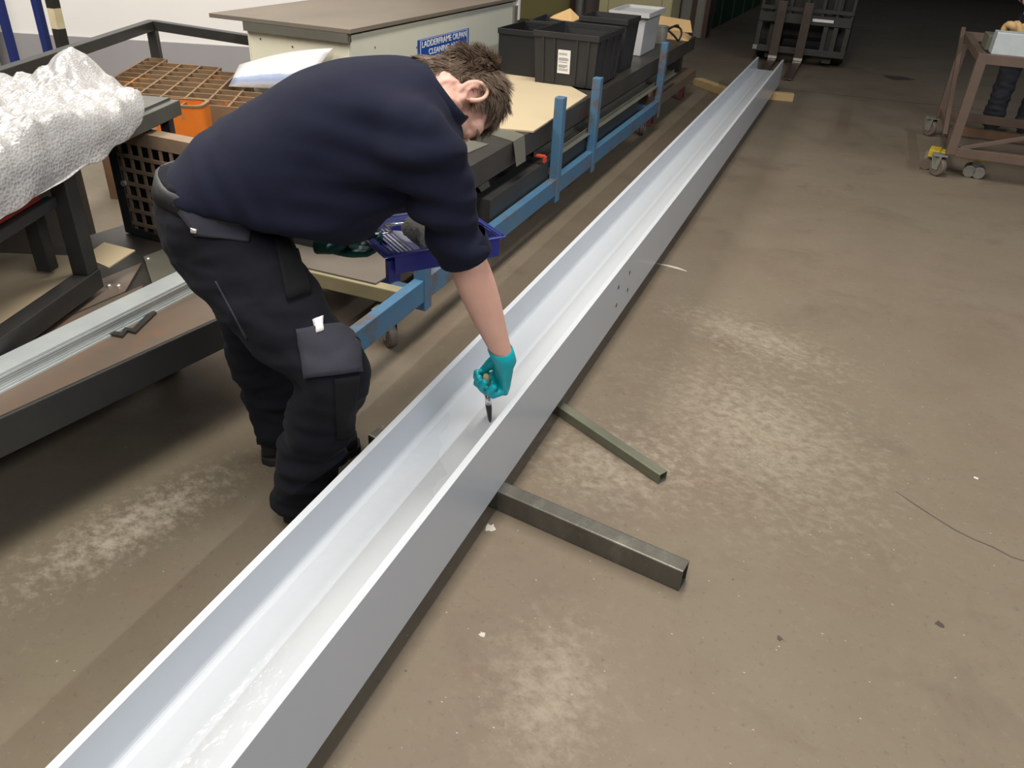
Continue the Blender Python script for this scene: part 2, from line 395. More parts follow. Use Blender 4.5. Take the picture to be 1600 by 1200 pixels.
# far back wall at the end of the benches, with painted panels and columns
YB = 12.2
def bx_at(u): return py(u, 30, YB).x
bw = MB(); bw.box(((bx_at(815) - 9 + bx_at(1066)) / 2 - 1, YB + .15, 1.9), (abs(bx_at(815) - 9 - bx_at(1066)) + 2, .1, 3.8)); bwall = bw.build('wall_back', M['pink_wall']); bwall['kind'] = 'structure'
def wpanel(name, u0, u1, z0, z1, mt, d=.1, parent=bwall):
    x0, x1 = bx_at(u0), bx_at(u1); q = MB(); q.box(((x0 + x1) / 2, YB + .1 - d / 2, (z0 + z1) / 2), (x1 - x0, d, z1 - z0)); return q.build(name, mt, parent)
wpanel('yellow_panel', 800, 896, 0, .78, M['yellow_wall'], .12)
wpanel('dark_gap', 800, 896, .78, 2.4, M['brown_col'], .12)  # dark panel put in for the shaded gap above the yellow one
wpanel('column', 895, 905, 0, 3.4, M['brown_col'], .3)
wpanel('grey_panel', 899, 914, .55, 2.4, M['col_grey'], .16)
wpanel('column', 1066, 1082, 0, 3.4, M['col_grey'], .25)
wpanel('column', 1082, 1089, 0, 3.4, M['brown_col'], .28)
wpanel('column', 1089, 1103, 0, 3.4, M['col_grey'], .25)
wpanel('column', 1103, 1110, 0, 3.4, M['brown_col'], .3)
q = MB(); c = bx_at(916); q.cyl((c, YB - .35, 0), (c, YB - .35, 3), .07); q.cyl((c, YB - .35, .70), (c, YB - .35, .74), .085)
tag(q.build('duct_pipe', M['zinc'], smooth=False), 'dark ribbed pipe rising behind the black crates', 'pipe')
# cream double-door cabinet at the back
cb = empty('steel_cabinet', (0, 0, 0), 0, 'cream steel cabinet standing far behind the grey box', 'cabinet')
x0, x1 = bx_at(959), bx_at(1066)
q = MB(); q.box(((x0 + x1) / 2, YB - .55, .95), (x1 - x0, .55, 1.9)); q.build('body', M['cream_door'], cb, bevel=.01)
xm = x0 + (x1 - x0) * .13; xn = x0 + (x1 - x0) * .86
for a, b2 in ((x0 + .01, xm), (xm + .012, xn), (xn + .012, x1 - .01)):
    q = MB(); q.box(((a + b2) / 2, YB - .835, .95), (b2 - a, .02, 1.84)); q.build('door', M['cream_door'], cb, bevel=.004)
# dark end of the hall and green strip curtain
q = MB(); q.box((4, 24, 2.2), (30, .2, 4.4)); o = q.build('wall_far', M['hall_dark']); o['kind'] = 'structure'
q = MB(); q.box((9.5, 10, 2.2), (.2, 32, 4.4)); o = q.build('wall_right', M['hall_dark']); o['kind'] = 'structure'
cu = empty('strip_curtain', (0, 0, 0), 0, 'dark green strip curtain beside the brown columns', 'curtain')
for k in range(10):
    a = pz(1112, 45).lerp(Vector((-2.0, 18.5, 0)), k / 10); b2 = pz(1112, 45).lerp(Vector((-2.0, 18.5, 0)), (k + .85) / 10)
    q = MB(); q.beam((a.x, a.y, 1.3), (b2.x, b2.y, 1.3), .02 + .02 * (k % 2), 2.6); q.build('strip', M['green_curtain'], cu)

# ================================================================= the beam on its supports
XL, XR, ZB, ZT = -.8960, -.6370, .070, .306
XLi, XRi = -.8775, -.6555
YA, YE = -2.2, 8.60
TW = .0075; ZM = (ZB + ZT) / 2; RF = .017
def arc(cx, cz, a0, a1, n=5): return [(cx + RF * math.cos(a0 + (a1 - a0) * i / n), cz + RF * math.sin(a0 + (a1 - a0) * i / n)) for i in range(n + 1)]
P2 = math.pi
prof = [(XL, ZB), (XLi, ZB)] + arc(XLi + RF, ZM - TW - RF, P2, P2 / 2) + arc(XRi - RF, ZM - TW - RF, P2 / 2, 0) + [(XRi, ZB), (XR, ZB), (XR, ZT), (XRi, ZT)] + \
    arc(XRi - RF, ZM + TW + RF, 0, -P2 / 2) + arc(XLi + RF, ZM + TW + RF, -P2 / 2, -P2) + [(XLi, ZT), (XL, ZT)]
q = MB(); q.prism(prof, (1, 0, 0), (0, 0, 1), (0, YE - YA, 0), (0, YA, 0))
beam = q.build('steel_beam', M['beam'], bevel=.0012)
tag(beam, 'long light grey painted steel H-beam lying across the workshop floor', 'beam')
# wet stretch of fresh paint in the trough
M['wet_beam'] = mat('wet_beam_paint', (.465, .492, .530), .06, 0, (.49, .517, .552), 3, .6, .22, 34, spec=.6, coat=.6)
def wet(name, x0, x1, y0, y1, z):
    q = MB(); n = 40; vs = []
    for i in range(n + 1):
        y = y0 + (y1 - y0) * i / n; j_ = .006 * noise.noise(Vector((y * 9, x0 * 50, 0)))
        e_ = max(.04, min(1, (y1 - y) / .45 + .25 * noise.noise(Vector((y * 14, 3, 1))))); xe = x0 + j_ + (x1 - x0) * e_
        vs += [(x0 + j_, y, z), (xe, y, z), (x0 + j_, y, z - .003), (xe, y, z - .003)]
    fs = []
    for i in range(n): a = 4 * i; fs += [(a, a + 1, a + 5, a + 4), (a, a + 4, a + 6, a + 2), (a + 1, a + 3, a + 7, a + 5)]
    q.add(vs, fs); return q.build(name, M['wet_beam'], beam, smooth=False)
wet('wet_paint', XLi + RF + .004, XRi - RF - .004, .25, 1.72, ZM + TW + .0006)
# bolt holes on the outer flange
for (u, v) in ((984, 426), (966.5, 449), (980.5, 453), (963, 477), (1128, 222)):
    p = px(u, v, XR)
    q = MB(); n = 14
    vs = [(XR + .0006, p.y + .011 * math.cos(2 * P2 * k / n), p.z + .011 * math.sin(2 * P2 * k / n)) for k in range(n)]
    vs += [(XR + .0006, p.y + .0085 * math.cos(2 * P2 * k / n), p.z + .0085 * math.sin(2 * P2 * k / n)) for k in range(n)]
    vs += [(XR - .004, v_[1], v_[2]) for v_ in vs[n:]]
    fs = [(k, (k + 1) % n, n + (k + 1) % n, n + k) for k in range(n)]
    q.add(vs, fs); q.cur = 1
    q.add([(XR + .0008, v_[1], v_[2]) for v_ in vs[n:2 * n]], [tuple(range(n))])
    q.build('bolt_hole', [M['beam'], M['hazard_black']], beam, fix=False)

def rhs(name, a, b2, w, h, t, mt, label, z0=0):
    """hollow section with open ends, lying on the floor"""
    a = Vector((a[0], a[1], z0)); b2 = Vector((b2[0], b2[1], z0)); d = (b2 - a).normalized(); s_ = Vector((d.y, -d.x, 0))
    r = min(w, h) * .09
    def ring(ww, hh, rr):
        out = []
        for cx, cz, a0 in ((ww / 2 - rr, hh / 2 - rr, 0), (-ww / 2 + rr, hh / 2 - rr, P2 / 2), (-ww / 2 + rr, -hh / 2 + rr, P2), (ww / 2 - rr, -hh / 2 + rr, 1.5 * P2)):
            for k in range(4):
                t_ = a0 + P2 / 2 * k / 3; out.append((cx + rr * math.cos(t_), cz + rr * math.sin(t_)))
        return out
    o_, i_ = ring(w, h, r), ring(w - 2 * t, h - 2 * t, r * .6); n = len(o_)
    vs = [c_ + s_ * p[0] + Vector((0, 0, p[1] + h / 2)) for rg in (o_, i_) for c_ in (a, b2) for p in rg]
    fs = []
    for k in range(n):
        k2 = (k + 1) % n
        fs += [(k, k2, n + k2, n + k), (2 * n + k, 3 * n + k, 3 * n + k2, 2 * n + k2), (n + k, n + k2, 3 * n + k2, 3 * n + k), (k, 2 * n + k, 2 * n + k2, k2)]
    q = MB(); q.add(vs, fs); o = q.build(name, mt)
    return tag(o, label, 'tube')
M['tube_big'] = mat('mill_tube', (.085, .08, .07), .36, .55, (.15, .145, .125), 5, .5, .03, 90, col3=(.20, .20, .165), n3scale=4, n3lo=.56, n3hi=.74, stretch=(2, 1, 1))
M['tube_small'] = mat('greenish_tube', (.13, .135, .10), .42, .45, (.20, .205, .155), 6, .5, .03, 90)
big_e = (pz(1062, 888, .07) + pz(1080, 889, .07)) / 2
rhs('support_tube', (-1.10, 1.695), (big_e.x, 1.535), .05, .07, .005, M['tube_big'], 'thick dark steel tube poking out from under the beam, nearest the camera')
rhs('support_tube', (-1.02, 2.355), (-.235, 1.935), .036, .036, .003, M['tube_small'], 'thin greenish square steel tube lying angled behind the thick one')
# timber bearers below the far end
def log(a, b2, w, h, label):
    q = MB(); q.beam((a[0], a[1], h / 2), (b2[0], b2[1], h / 2), w, h); o = q.build('timber_bearer', M['timber'], bevel=.004); return tag(o, label, 'timber')
log((-1.42, 8.47), (-.84, 7.88), .10, .07, 'pale timber bearer sticking out left of the beam near its far end')
log((-.86, 8.17), (-.455, 8.245), .085, .07, 'short timber block sticking out right of the beam near its far end')

# ================================================================= blue rack with long steel
rack = empty('steel_rack', (-1.3, 4, 0), 0, 'worn blue wheeled rack with upright posts holding long steel sections', 'rack')
def rp(q, name, mt, bevel=.0, **k):
    o = q.build(name, mt, rack, bevel=bevel, **k); o.matrix_parent_inverse = rack.matrix_basis.inverted(); return o
XF, XK = -1.325, -2.02
PY = (2.44, 3.925, 4.56, 6.25)
for y in PY:
    for x in (XF, XK):
        q = MB(); q.box((x, y, .39), (.05, .055, .54)); rp(q, 'post', M['blue_rack'], .004)
    q = MB(); q.box(((XF + XK) / 2, y, .17), (XF - XK - .05, .05, .05)); rp(q, 'crossbar', M['blue_rack'])
    q = MB(); q.box((XF - .05, y - .002, .285), (.05, .045, .035)); rp(q, 'bracket', M['rust'])
for x in (XF, XK):
    for a, b2 in zip((1.90,) + PY, PY + (6.32,)):
        if b2 - a < .15: continue
        q = MB(); q.box((x, (a + b2) / 2, .205), (.042, b2 - a - .055, .09)); rp(q, 'rail', M['blue_rack'], .003)
q = MB(); q.box(((XF + XK) / 2, 2.33, .205), (XF - XK - .044, .05, .06)); rp(q, 'end_bar', M['timber_green'], .004)
def caster(parent, x, y, zt, r=.05, w=.034, yaw=.3, inv=True, wm='wheel'):
    c = Vector((x, y, 0)); ax = Vector((math.cos(yaw), math.sin(yaw), 0)); fd = Vector((-ax.y, ax.x, 0))
    def fin(o):
        if inv: o.matrix_parent_inverse = parent.matrix_basis.inverted()
        return o
    q = MB(); q.tube([c - ax * w / 2 + Vector((0, 0, r)), c - ax * w * .35 + Vector((0, 0, r)), c + ax * w * .35 + Vector((0, 0, r)), c + ax * w / 2 + Vector((0, 0, r))], [r * .9, r, r, r * .9], 24)
    wh = fin(q.build('wheel', M[wm], parent, bevel=.002))
    q = MB(); q.cyl(c - ax * w * .56 + Vector((0, 0, r)), c + ax * w * .56 + Vector((0, 0, r)), r * .42, 16); q.build('hub', M['zinc'], wh)
    q = MB()
    for s_ in (-1, 1):
        p = c + ax * s_ * (w / 2 + .006); o_ = fd * .02
        q.prism([(-r * .35, r * .75), (r * .35, r * .75), (r * .75 + .01, zt - .006), (-r * .5, zt - .006)], fd, (0, 0, 1), ax * .004 * s_, p)
    q.beam(c + fd * -.02 + Vector((0, 0, zt - .009)), c + fd * .05 + Vector((0, 0, zt - .009)), w + .03, .010)
    q.box((c.x + fd.x * .01, c.y + fd.y * .01, zt - .003), (.09, .09, .006), rz=0)
    fin(q.build('fork', M['zinc'], parent))
caster(rack, -1.395, 2.30, .162, yaw=.9); caster(rack, -1.39, 6.12, .162, yaw=.25)
caster(rack, -1.96, 2.30, .162, yaw=.3); caster(rack, -1.96, 6.12, .162, yaw=.3)

def section(name, x0, x1, y0, y1, z0, z1, mt, label, kind='box', cat='steel section', t=.012):
    q = MB(); L_ = (0, y1 - y0, 0); o_ = (0, y0, 0)
    if kind == 'box': poly = [(x0, z0), (x1, z0), (x1, z1), (x0, z1)]
    elif kind == 'I':   # flanges top and bottom
        xm = (x0 + x1) / 2
        poly = [(x0, z0), (x1, z0), (x1, z0 + t), (xm + t / 2, z0 + t), (xm + t / 2, z1 - t), (x1, z1 - t), (x1, z1), (x0, z1), (x0, z1 - t), (xm - t / 2, z1 - t), (xm - t / 2, z0 + t), (x0, z0 + t)]
    elif kind == 'C':   # channel lying on its back, open upwards
        poly = [(x0, z0), (x1, z0), (x1, z1), (x1 - t, z1), (x1 - t, z0 + t), (x0 + t, z0 + t), (x0 + t, z1), (x0, z1)]
    elif kind == 'L':
        poly = [(x0, z0), (x1, z0), (x1, z0 + t), (x0 + t, z0 + t), (x0 + t, z1), (x0, z1)]
    q.prism(poly, (1, 0, 0), (0, 0, 1), L_, o_)
    return tag(q.build(name, mt, bevel=.002), label, cat)
section('steel_section', -1.49, -1.355, 3.14, 5.75, .195, .345, M['steel_dark'], 'dark grey box section on the front of the blue rack')
section('steel_channel', -1.65, -1.515, 3.28, 6.05, .195, .40, M['steel_dark'], 'dark steel I-section behind the grey box section on the rack', 'I')
section('steel_angle', -1.362, -1.352 + .02, 4.05, 6.9, .345, .375, M['steel_olive'], 'thin steel strip running along the front of the rack posts', 'L', t=.004)
section('steel_angle', -1.445, -1.405, 3.9, 7.0, .345, .372, M['steel_olive'], 'thin grey angle bar lying on the box section', 'L', t=.004)
section('steel_section', -2.0, -1.70, 2.50, 6.3, .195, .42, M['steel_dark'], 'wide dark steel section deep under the bench top')
section('bench_plate', -2.19, -1.385, 2.75, 7.80, .42, .53, M['steel_mill'], 'long dark steel bench slab carrying the crates', cat='bench')
section('steel_section', -1.85, -1.34, 6.36, 7.85, .17, .25, M['rust_plate'], 'short brown steel plate section on red stands at the far end')
for x in (-1.42, -1.78):
    q = MB()
    for y in (6.5, 7.7):
        q.beam((x, y - .06, 0), (x, y, .155), .04, .02); q.beam((x, y + .06, 0), (x, y, .155), .04, .02)
    q.beam((x, 6.5, .1595), (x, 7.7, .1595), .03, .02)
    tag(q.build('red_stand', M['red_dark']), 'dull red trestle stand under the far brown section, ' + ('front one' if x > -1.5 else 'rear one'), 'stand')
# supports carrying the bench slab down to the rack
for y in (2.95, 4.1, 5.3, 6.2): pass
q = MB(); q.box((-1.60, 7.62, .335), (.30, .12, .168)); tag(q.build('packing_block', M['steel_dark']), 'dark packing block under the far end of the bench slab', 'block')
# loose plates and brown board
q = MB(); a = [pz(775, 200, .54), pz(800, 201, .54), pz(822, 240, .40), pz(806, 243, .395)]
def sheet(name, pts, th, mt, label=None, cat=None, parent=None):
    n = len(pts); pts = [Vector(p) for p in pts]; nr = (pts[1] - pts[0]).cross(pts[2] - pts[0]).normalized()
    if nr.z < 0: nr = -nr
    q = MB(); q.add([p for p in pts] + [p + nr * th for p in pts], [tuple(reversed(range(n))), tuple(range(n, 2 * n))] + [(i, (i + 1) % n, n + (i + 1) % n, n + i) for i in range(n)])
    o = q.build(name, mt, parent)
    return tag(o, label, cat)
def bent(pts_a, pts_b, pts_c, th, mt, label):
    q = MB(); vs = [Vector(p) for p in (*pts_a, *pts_b, *pts_c)]; up_ = [Vector((0, 0, th))] * 2 + [Vector((th * .6, 0, th * .8))] * 2 + [Vector((th * .9, 0, th * .4))] * 2
    q.add(vs + [v + u_ for v, u_ in zip(vs, up_)], [(0, 1, 3, 2), (2, 3, 5, 4), (6, 8, 9, 7), (8, 10, 11, 9), (0, 2, 8, 6), (2, 4, 10, 8), (1, 7, 9, 3), (3, 9, 11, 5), (0, 6, 7, 1), (4, 5, 11, 10)])
    return tag(q.build('steel_plate', mt), label, 'plate')
bent(((-1.66, 3.56, .532), (-1.58, 3.70, .532)), ((-1.383, 3.45, .532), (-1.383, 3.585, .532)), ((-1.352, 3.425, .425), (-1.352, 3.54, .425)), .003, M['steel_olive'], 'pale steel offcut plate drooping over the bench edge by his face')
bent(((-1.62, 3.30, .402), (-1.62, 3.44, .402)), ((-1.512, 3.26, .402), (-1.512, 3.40, .402)), ((-1.43, 3.20, .352), (-1.43, 3.30, .352)), .003, M['steel_olive'], 'small pale steel offcut plate lying next to his sleeve')
sheet('steel_plate', [(-2.05, 3.0, .5305), (-1.50, 2.95, .5305), (-1.46, 3.34, .5305), (-2.02, 3.42, .5305)], .004, M['steel_olive'], 'olive steel sheet lying flat on the bench slab by his chin', 'plate')
sheet('board', [(-1.98, 2.32, .236), (-1.46, 2.32, .236), (-1.44, 2.60, .236), (-1.60, 2.9, .236), (-1.98, 2.9, .236)], .006, M['board'], 'flat brown board lying in the bottom of the blue rack', 'board')
# cardboard on the slab
sheet('cardboard_sheet', [(-1.365, 3.66, .532), (-1.405, 4.64, .532), (-1.70, 4.98, .532), (-2.10, 5.2, .532), (-2.12, 4.05, .532), (-1.52, 3.62, .532)], .008, M['card'], 'large flat cardboard sheet on the bench in front of the black crate', 'cardboard')
# red hooks
for y, z in ((3.80, .385), (4.70, .43)):
    q = MB(); q.box((-1.37, y, z), (.05, .03, .012)); q.box((-1.345, y, z - .015), (.012, .03, .03))
    tag(q.build('red_hook', M['red'], bevel=.002), 'small red clip beside the ' + ('nearer' if y < 4 else 'farther') + ' of the middle blue posts', 'clip')

# crates and boxes on the slab
def crate(name, cx, cy, lx, ly, h, z0, mt, label, rz=0, taper=.9, ribs=True, cat='crate', rim=.03):
    e = empty(name, (cx, cy, z0), rz, label, cat)
    hx, hy = lx / 2, ly / 2; t = .006
    def ring(s_, z, d=0): return [((hx - d) * s_ * a, (hy - d) * s_ * b2, z) for a, b2 in ((-1, -1), (1, -1), (1, 1), (-1, 1))]
    q = MB(); vs = ring(taper, 0) + ring(.96, h - rim) + ring(.96, h, 0) + ring(.96, h, t) + ring(taper, t, t)
    fs = [(3, 2, 1, 0)]
    for r in range(4):
        for k in range(4): fs.append((4 * r + k, 4 * r + (k + 1) % 4, 4 * r + 4 + (k + 1) % 4, 4 * r + 4 + k))
    fs.append((16, 17, 18, 19)); q.add(vs, fs); q.build('body', mt, e)
    q = MB(); vs = ring(1, h - rim * 1.1) + ring(1, h) + ring(.93, h) + ring(.93, h - rim * 1.1); fs = []
    for r in range(4):
        for k in range(4): fs.append((4 * r + k, 4 * r + (k + 1) % 4, (4 * r + 4 + (k + 1) % 4) % 16, (4 * r + 4 + k) % 16))
    q.add(vs, fs); q.build('rim', mt, e, bevel=.002)
    if ribs:
        for fx in (-.72, -.36, .36, .72):
            for sy in (-1, 1):
                q = MB(); q.beam((fx * hx * taper, sy * hy * (taper + .01), .01), (fx * hx * .96, sy * hy * .965, h - rim), .014, .012, up=(0, sy, 0)); q.build('rib', mt, e)
        for fy in (-.8, -.3, .3, .8):
            for sx in (-1, 1):
                q = MB(); q.beam((sx * hx * (taper + .01), fy * hy * taper, .01), (sx * hx * .965, fy * hy * .96, h - rim), .014, .012, up=(sx, 0, 0)); q.build('rib', mt, e)
    return e
ck = crate('storage_crate', -1.62, 5.08, .42, .56, .30, .5405, M['black_plastic'], 'black plastic storage crate with a white label on its front', 0)
# label with printed lines
q = MB(); y_ = -.2678; q.add([(-.045, y_ + .008, .07), (.035, y_ + .008, .07), (.035, y_ - .0005, .205), (-.045, y_ - .0005, .205)], [(0, 1, 2, 3)])
lb = q.build('label', M['label'], ck, fix=False)
for i, zz in enumerate((.185, .178, .158, .152, .146, .135, .118, .112, .106, .096, .088)):
    yy = y_ + .008 - (zz - .07) / .135 * .0085 - .0008; q = MB(); w_ = random.uniform(.045, .066)
    q.add([(-.039, yy, zz - .0016), (-.039 + w_, yy, zz - .0016), (-.039 + w_, yy, zz + .0016), (-.039, yy, zz + .0016)], [(0, 1, 2, 3)]); q.build('print_line', M['ink'], lb, fix=False)
crate('storage_bin', -1.99, 5.17, .27, .45, .27, .541, M['black_deep'], 'deep black bin squeezed between the cabinet and the labelled crate', 0, .95, False, 'bin')
crate('storage_bin', -1.60, 5.66, .34, .34, .335, .531, M['black_plastic'], 'tall dark grey bin standing between the black crate and the grey box', 0, .85, False, 'bin')
crate('storage_bin', -1.97, 5.68, .32, .42, .28, .531, M['black_plastic'], 'black bin with a brown paper on top behind the labelled crate', .1, .9, False, 'bin')
sheet('brown_paper', [(-1.98, 5.50, .83), (-1.82, 5.50, .815), (-1.80, 5.62, .83), (-1.90, 5.68, .88), (-1.99, 5.6, .835)], .004, M['card_brown'], 'crumpled piece of brown paper on the black bin', 'paper')
# grey box with tray lid
gb = empty('grey_box', (-1.635, 6.55, .531), 0, 'tall light grey plastic box with a raised-rim lid', 'box')
q = MB(); hx, hy, h_ = .125, .24, .275
q.add([(-hx * .9, -hy * .95, 0), (hx * .9, -hy * .95, 0), (hx * .9, hy * .95, 0), (-hx * .9, hy * .95, 0), (-hx, -hy, h_), (hx, -hy, h_), (hx, hy, h_), (-hx, hy, h_)],
      [(3, 2, 1, 0), (4, 5, 6, 7), (0, 1, 5, 4), (1, 2, 6, 5), (2, 3, 7, 6), (3, 0, 4, 7)]); q.build('body', M['grey_plastic'], gb, bevel=.006)
q = MB(); q.box((0, 0, h_ + .006), (2 * hx + .05, 2 * hy + .05, .012))
for sx, sy, lx, ly in ((1, 0, .014, 2 * hy + .06), (-1, 0, .014, 2 * hy + .06), (0, 1, 2 * hx + .06, .014), (0, -1, 2 * hx + .06, .014)):
    q.box((sx * (hx + .025), sy * (hy + .025), h_ + .014), (lx, ly, .034))
q.build('lid', M['grey_plastic'], gb)
q = MB(); q.tube([(-.06, -hy - .02, .004), (-.02, -hy - .03, .008), (.03, -hy - .02, .004)], .006, 8); tag(q.build('cable', M['rubber'], gb), 'short black cable')
# tins, cable and brown envelope at the far end of the slab
tn = empty('metal_tin', (-1.56, 7.12, .531), 0, 'small dull metal tin behind the grey box', 'tin')
q = MB(); q.cyl((0, 0, 0), (0, 0, .13), .055, 24); q.build('can', M['zinc'], tn, bevel=.003)
q = MB(); q.cyl((0, 0, .13), (0, 0, .138), .058, 24); q.build('lid', M['zinc'], tn)
q = MB(); pts = []
for k in range(60):
    t = k / 59; pts.append((-1.50 - .10 * math.cos(t * 9) - .05 * t, 7.26 + .10 * math.sin(t * 9), .541 + .10 * abs(math.sin(t * 8)) + .02 * t))
q.tube(pts, .009, 6); tag(q.build('cable', M['rubber'], smooth=True), 'black cable coil lying by the brown envelope', 'cable')
en = empty('padded_envelope', (-1.58, 7.55, .531), .1, 'brown padded envelope lying open on the end of the slab', 'envelope')
q = MB(); nn_ = 10; vs = []
for j in range(nn_ + 1):
    for i in range(nn_ + 1):
        a, b2 = i / nn_ * 2 - 1, j / nn_ * 2 - 1; vs.append((a * .19, b2 * .16, .008 + .05 * (1 - a * a) ** .6 * (1 - b2 * b2) ** .6 + .012 * noise.noise(Vector((a * 3, b2 * 3, 1)))))
k = len(vs); vs += [(v[0], v[1], 0) for v in vs]
fs = [(j * (nn_ + 1) + i, j * (nn_ + 1) + i + 1, (j + 1) * (nn_ + 1) + i + 1, (j + 1) * (nn_ + 1) + i) for j in range(nn_) for i in range(nn_)]
fs += [tuple(x + k for x in reversed(f)) for f in fs]
edge = [i for i in range(nn_ + 1)] + [j * (nn_ + 1) + nn_ for j in range(1, nn_ + 1)] + [nn_ * (nn_ + 1) + i for i in range(nn_ - 1, -1, -1)] + [j * (nn_ + 1) for j in range(nn_ - 1, 0, -1)]
fs += [(edge[i], edge[i] + k, edge[(i + 1) % len(edge)] + k, edge[(i + 1) % len(edge)]) for i in range(len(edge))]
q.add(vs, fs); q.build('pouch', M['card_brown'], en, smooth=True)
q = MB(); q.add([(-.19, .12, .04), (.19, .12, .04), (.15, .20, .13), (-.15, .20, .15)], [(0, 1, 2, 3)]); q.build('flap', M['card_brown'], en)

# ================================================================= cream cabinet with the sign
CX0, CX1, CY0, CY1, CZ = -3.075, -2.42, 3.72, 5.96, .865
cab = empty('cleaning_cabinet', ((CX0 + CX1) / 2, (CY0 + CY1) / 2, 0), 0, 'large cream box cabinet with a stained plywood top and blue sign', 'cabinet')
def cp(q, name, mt, parent=None, **k):
    o = q.build(name, mt, parent or cab, **k)
    if parent is None: o.matrix_parent_inverse = cab.matrix_basis.inverted()
    return o
q = MB(); q.box(((CX0 + CX1) / 2, CY0 + .006, CZ / 2), (CX1 - CX0 - .02, .012, CZ)); cp(q, 'end_panel', M['cream'])
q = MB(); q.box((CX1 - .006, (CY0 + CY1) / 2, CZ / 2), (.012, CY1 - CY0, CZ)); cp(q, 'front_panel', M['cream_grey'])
q = MB(); q.box((CX0 + .006, (CY0 + CY1) / 2, CZ / 2), (.012, CY1 - CY0, CZ)); q.box(((CX0 + CX1) / 2, CY1 - .006, CZ / 2), (CX1 - CX0 - .03, .012, CZ)); cp(q, 'rear_panel', M['cream'])
q = MB(); q.box(((CX0 + CX1) / 2, CY0 - .012, CZ - .012 ), (CX1 - CX0 + .0, .035, .045)); cp(q, 'top_frame', M['steel_olive'])
q = MB(); q.box(((CX0 + CX1) / 2 - .10, (CY0 + CY1) / 2 - .02, CZ + .022), (CX1 - CX0 + .24, CY1 - CY0 + .02, .022)); cp(q, 'plywood_top', M['ply'], bevel=.002)
q = MB(); q.box((CX1 + .008, CY1 - .03, .64), (.02, .06, .40)); cp(q, 'corner_post', M['zinc'])
q = MB(); q.box((CX1 + .010, CY1 + .02, .92), (.02, .04, .36)); cp(q, 'white_edge', M['paper'])
for (u, v) in ((407, 61), (457, 73), (480, 82), (586, 74), (651, 74)):
    p = py(u, v, CY0 - .001) if u < 545 else px(u, v, CX1 + .001)
    q = MB(); q.box(p, (.008, .004, .008) if u < 545 else (.004, .008, .008)); cp(q, 'rivet', M['rust'])
# the sign
sg = empty('sign', (CX1 + .002, 4.78, .708), 0, 'blue notice with white lettering on the cream cabinet', 'sign')
SW, SH = .70, .112
q = MB(); q.box((.003, 0, 0), (.006, SW, SH)); q.build('plate', M['sign_blue'], sg)
q = MB(); b_ = .002
for (cy_, cz_, ly, lz) in ((0, SH / 2 - .004, SW - .05, b_), (0, -SH / 2 + .004, SW - .05, b_), (SW / 2 - .025, 0, .005, SH - .008), (-SW / 2 + .025, 0, .005, SH - .008)):
    q.box((.0065, cy_, cz_), (.001, ly, lz))
q.build('border', M['sign_white'], sg)
def text_mesh(name, body, parent, w, h, loc, mt):
    cu_ = bpy.data.curves.new(name, 'FONT'); cu_.body = body; cu_.align_x = 'CENTER'; cu_.align_y = 'CENTER'; cu_.extrude = .004; cu_.offset = .012
    t = bpy.data.objects.new(name, cu_); COL.objects.link(t)
    bpy.context.view_layer.update()
    me = bpy.data.meshes.new_from_object(t.evaluated_get(bpy.context.evaluated_depsgraph_get()))
    COL.objects.unlink(t); bpy.data.objects.remove(t)
    co = np.empty(len(me.vertices) * 3); me.vertices.foreach_get('co', co); co = co.reshape(-1, 3)
    mn, mx_ = co.min(0), co.max(0); c_ = (mn + mx_) / 2; sc = (mx_ - mn)
    co2 = np.stack([.0068 + (co[:, 2] > 0) * .0012, (co[:, 0] - c_[0]) / sc[0] * w, (co[:, 1] - c_[1]) / sc[1] * h], 1) + np.array(loc)
    me.vertices.foreach_set('co', co2.ravel()); me.materials.clear(); me.materials.append(mt); me.update()
    o = bpy.data.objects.new(name, me); COL.objects.link(o); o.parent = parent; return o
text_mesh('lettering', 'LADDERFRAME OILPAN', sg, .615, .036, (0, .0, .027), M['sign_white'])
text_mesh('lettering', 'CLEANING AREA', sg, .44, .034, (0, 0, -.022), M['sign_white'])

# ================================================================= left: low bench, trestle, mesh, wrap
LB = empty('steel_bench', (-1.592, 1.27, 0), math.radians(-9), 'low workbench with a dark steel channel front and rusty plate top', 'bench')
Y0, Y1 = -1.3, .70
q = MB(); q.prism([(0, .30), (.0, .40), (-.012, .40), (-.012, .312), (-.075, .312), (-.075, .30)], (1, 0, 0), (0, 0, 1), (0, Y1 - Y0, 0), (0, Y0, 0)); q.build('front_channel', M['steel_dark'], LB, bevel=.003)
q = MB(); q.box((-.145, (Y0 + Y1) / 2, .3925), (.262, Y1 - Y0, .012)); q.build('top_plate', M['rust_plate'], LB)
q = MB(); q.box((-.58, (Y0 + Y1) / 2 + .02, .39), (.60, Y1 - Y0, .010)); q.build('rear_plate', M['steel_mill'], LB)
for x, y in ((-.45, -1.1), (-.85, -1.1), (-.50, .45), (-.85, .5)):
    q = MB(); q.box((x, y, .15), (.06, .06, .30)); q.build('leg', M['steel_dark'], LB)
for y in (-1.1, -.3, .48):
    q = MB(); q.box((-.47, y, .345), (.80, .05, .07)); q.build('bearer', M['steel_dark'], LB)
